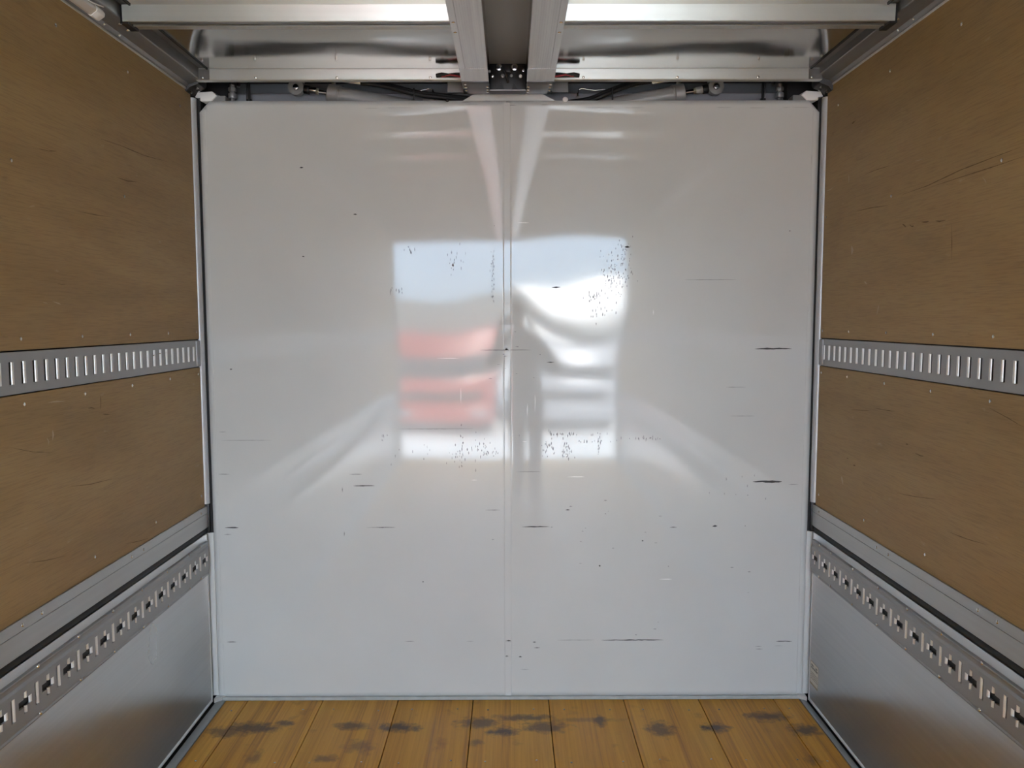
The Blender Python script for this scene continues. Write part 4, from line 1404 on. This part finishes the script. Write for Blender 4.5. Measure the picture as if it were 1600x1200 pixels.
def truck(name, label, x, y, cab_w, cab_h, box_w, box_top, paint, boxmat):
    t = thing(name, label, 'truck', (x, y, GZ))
    hw = cab_w / 2
    z = lambda a: GZ + a
    prof = [(y + .0, z(.42)), (y + .02, z(1.20)), (y - .04, z(1.42)), (y - .22, z(cab_h - .55)), (y - .26, z(cab_h - .06)), (y - .45, z(cab_h)), (y - 1.75, z(cab_h)), (y - 1.8, z(.55))]
    MB().prism(prof, x - hw, x + hw, 'x').build('cab', paint, t, bevel=.05)
    ws = [(y - .045, z(1.42)), (y - .035, z(1.42)), (y - .195, z(cab_h - .56)), (y - .21, z(cab_h - .56))]
    MB().prism([(a + .03, b) for a, b in ws], x - hw + .10, x + hw - .10, 'x').build('windscreen', M['glass'], t)
    MB().box(x - hw + .25, x + hw - .25, y + .02, y + .045, z(.86), z(1.06)).build('grille', M['tyre'], t, bevel=.01)
    bp = MB().box(x - hw - .01, x + hw + .01, y - .05, y + .10, z(.34), z(.70)).build('bumper', paint, t, bevel=.03)
    for s in (-1, 1):
        MB().box(x + s * (hw - .28) - .17, x + s * (hw - .28) + .17, y + .10, y + .115, z(.48), z(.62)).build('headlamp', M['silver'], bp, bevel=.01)
        MB().box(x + s * (hw + .16) - .09, x + s * (hw + .16) + .09, y - .10, y - .02, z(1.55), z(1.95)).build('mirror', M['tyre'], t, bevel=.03)
        MB().tube([(x + s * hw, y - .2, z(1.98)), (x + s * (hw + .16), y - .06, z(1.93))], .02, 8).build('mirror_arm', M['tyre'], t)
        MB().box(x + s * (hw + .004) - .004, x + s * (hw + .004) + .004, y - 1.45, y - .55, z(1.45), z(cab_h - .25)).build('door_window', M['glass'], t)
        for wy in (-1.0, -5.2):
            MB().tube([(x + s * (hw - .27), y + wy, z(.40)), (x + s * (hw - .03), y + wy, z(.40))], .40, 24).build('wheel', M['tyre'], t, bevel=.03)
            MB().tube([(x + s * (hw - .04), y + wy, z(.40)), (x + s * (hw - .02), y + wy, z(.40))], .22, 20).build('hub', M['edge'], t)
    MB().box(x - box_w / 2, x + box_w / 2, y - 7.2, y - 1.95, z(.95), z(box_top)).build('cargo_box', boxmat, t, bevel=.03)
    MB().box(x - .45, x + .45, y - 7.0, y - 1.2, z(.55), z(.93)).build('chassis', M['tyre'], t)
    for k in range(9):
        MB().box(x + box_w / 2 - .002, x + box_w / 2 + .02, y - 2.4 - k * .55, y - 2.36 - k * .55, z(1.0), z(box_top - .05)).build('box_rib', boxmat, t)
    return t


truck('red_truck', 'red cab truck parked nose-on in the yard, mirrored left of the white wall joint', -1.42, -11.0, 2.25, 2.45, 2.3, 3.03, M['red'], M['boxgrey'])
st = truck('silver_truck', 'silver crane truck with white box body, mirrored right of the white wall joint', 1.40, -11.6, 2.2, 2.35, 2.3, 3.45, M['silver'], M['boxwhite'])
MB().tube([(0.10, -13.35, 2.28), (2.75, -13.35, 1.30)], .15, 8).build('crane_boom', M['boxgrey'], st, bevel=.02)
MB().tube([(0.9, -13.35, GZ + .9), (0.9, -13.35, 2.0)], .13, 10).build('crane_post', M['boxgrey'], st)
b = thing('warehouse', 'low grey clad warehouse across the far side of the yard', 'building', (0, -52, GZ))
MB().box(-34, 34, -64, -52, GZ, GZ + 3.9).build('wall', M['wall_far'], b)
MB().prism([(-34.4, GZ + 3.9), (34.4, GZ + 3.9), (33.5, GZ + 4.6), (-33.5, GZ + 4.6)], -64.4, -51.6, 'y').build('roof', M['boxgrey'], b)
for k in range(9):
    MB().box(-32 + k * 7.4, -27.5 + k * 7.4, -52.05, -51.98, GZ, GZ + 3.1).build('shutter', M['silver'], b)
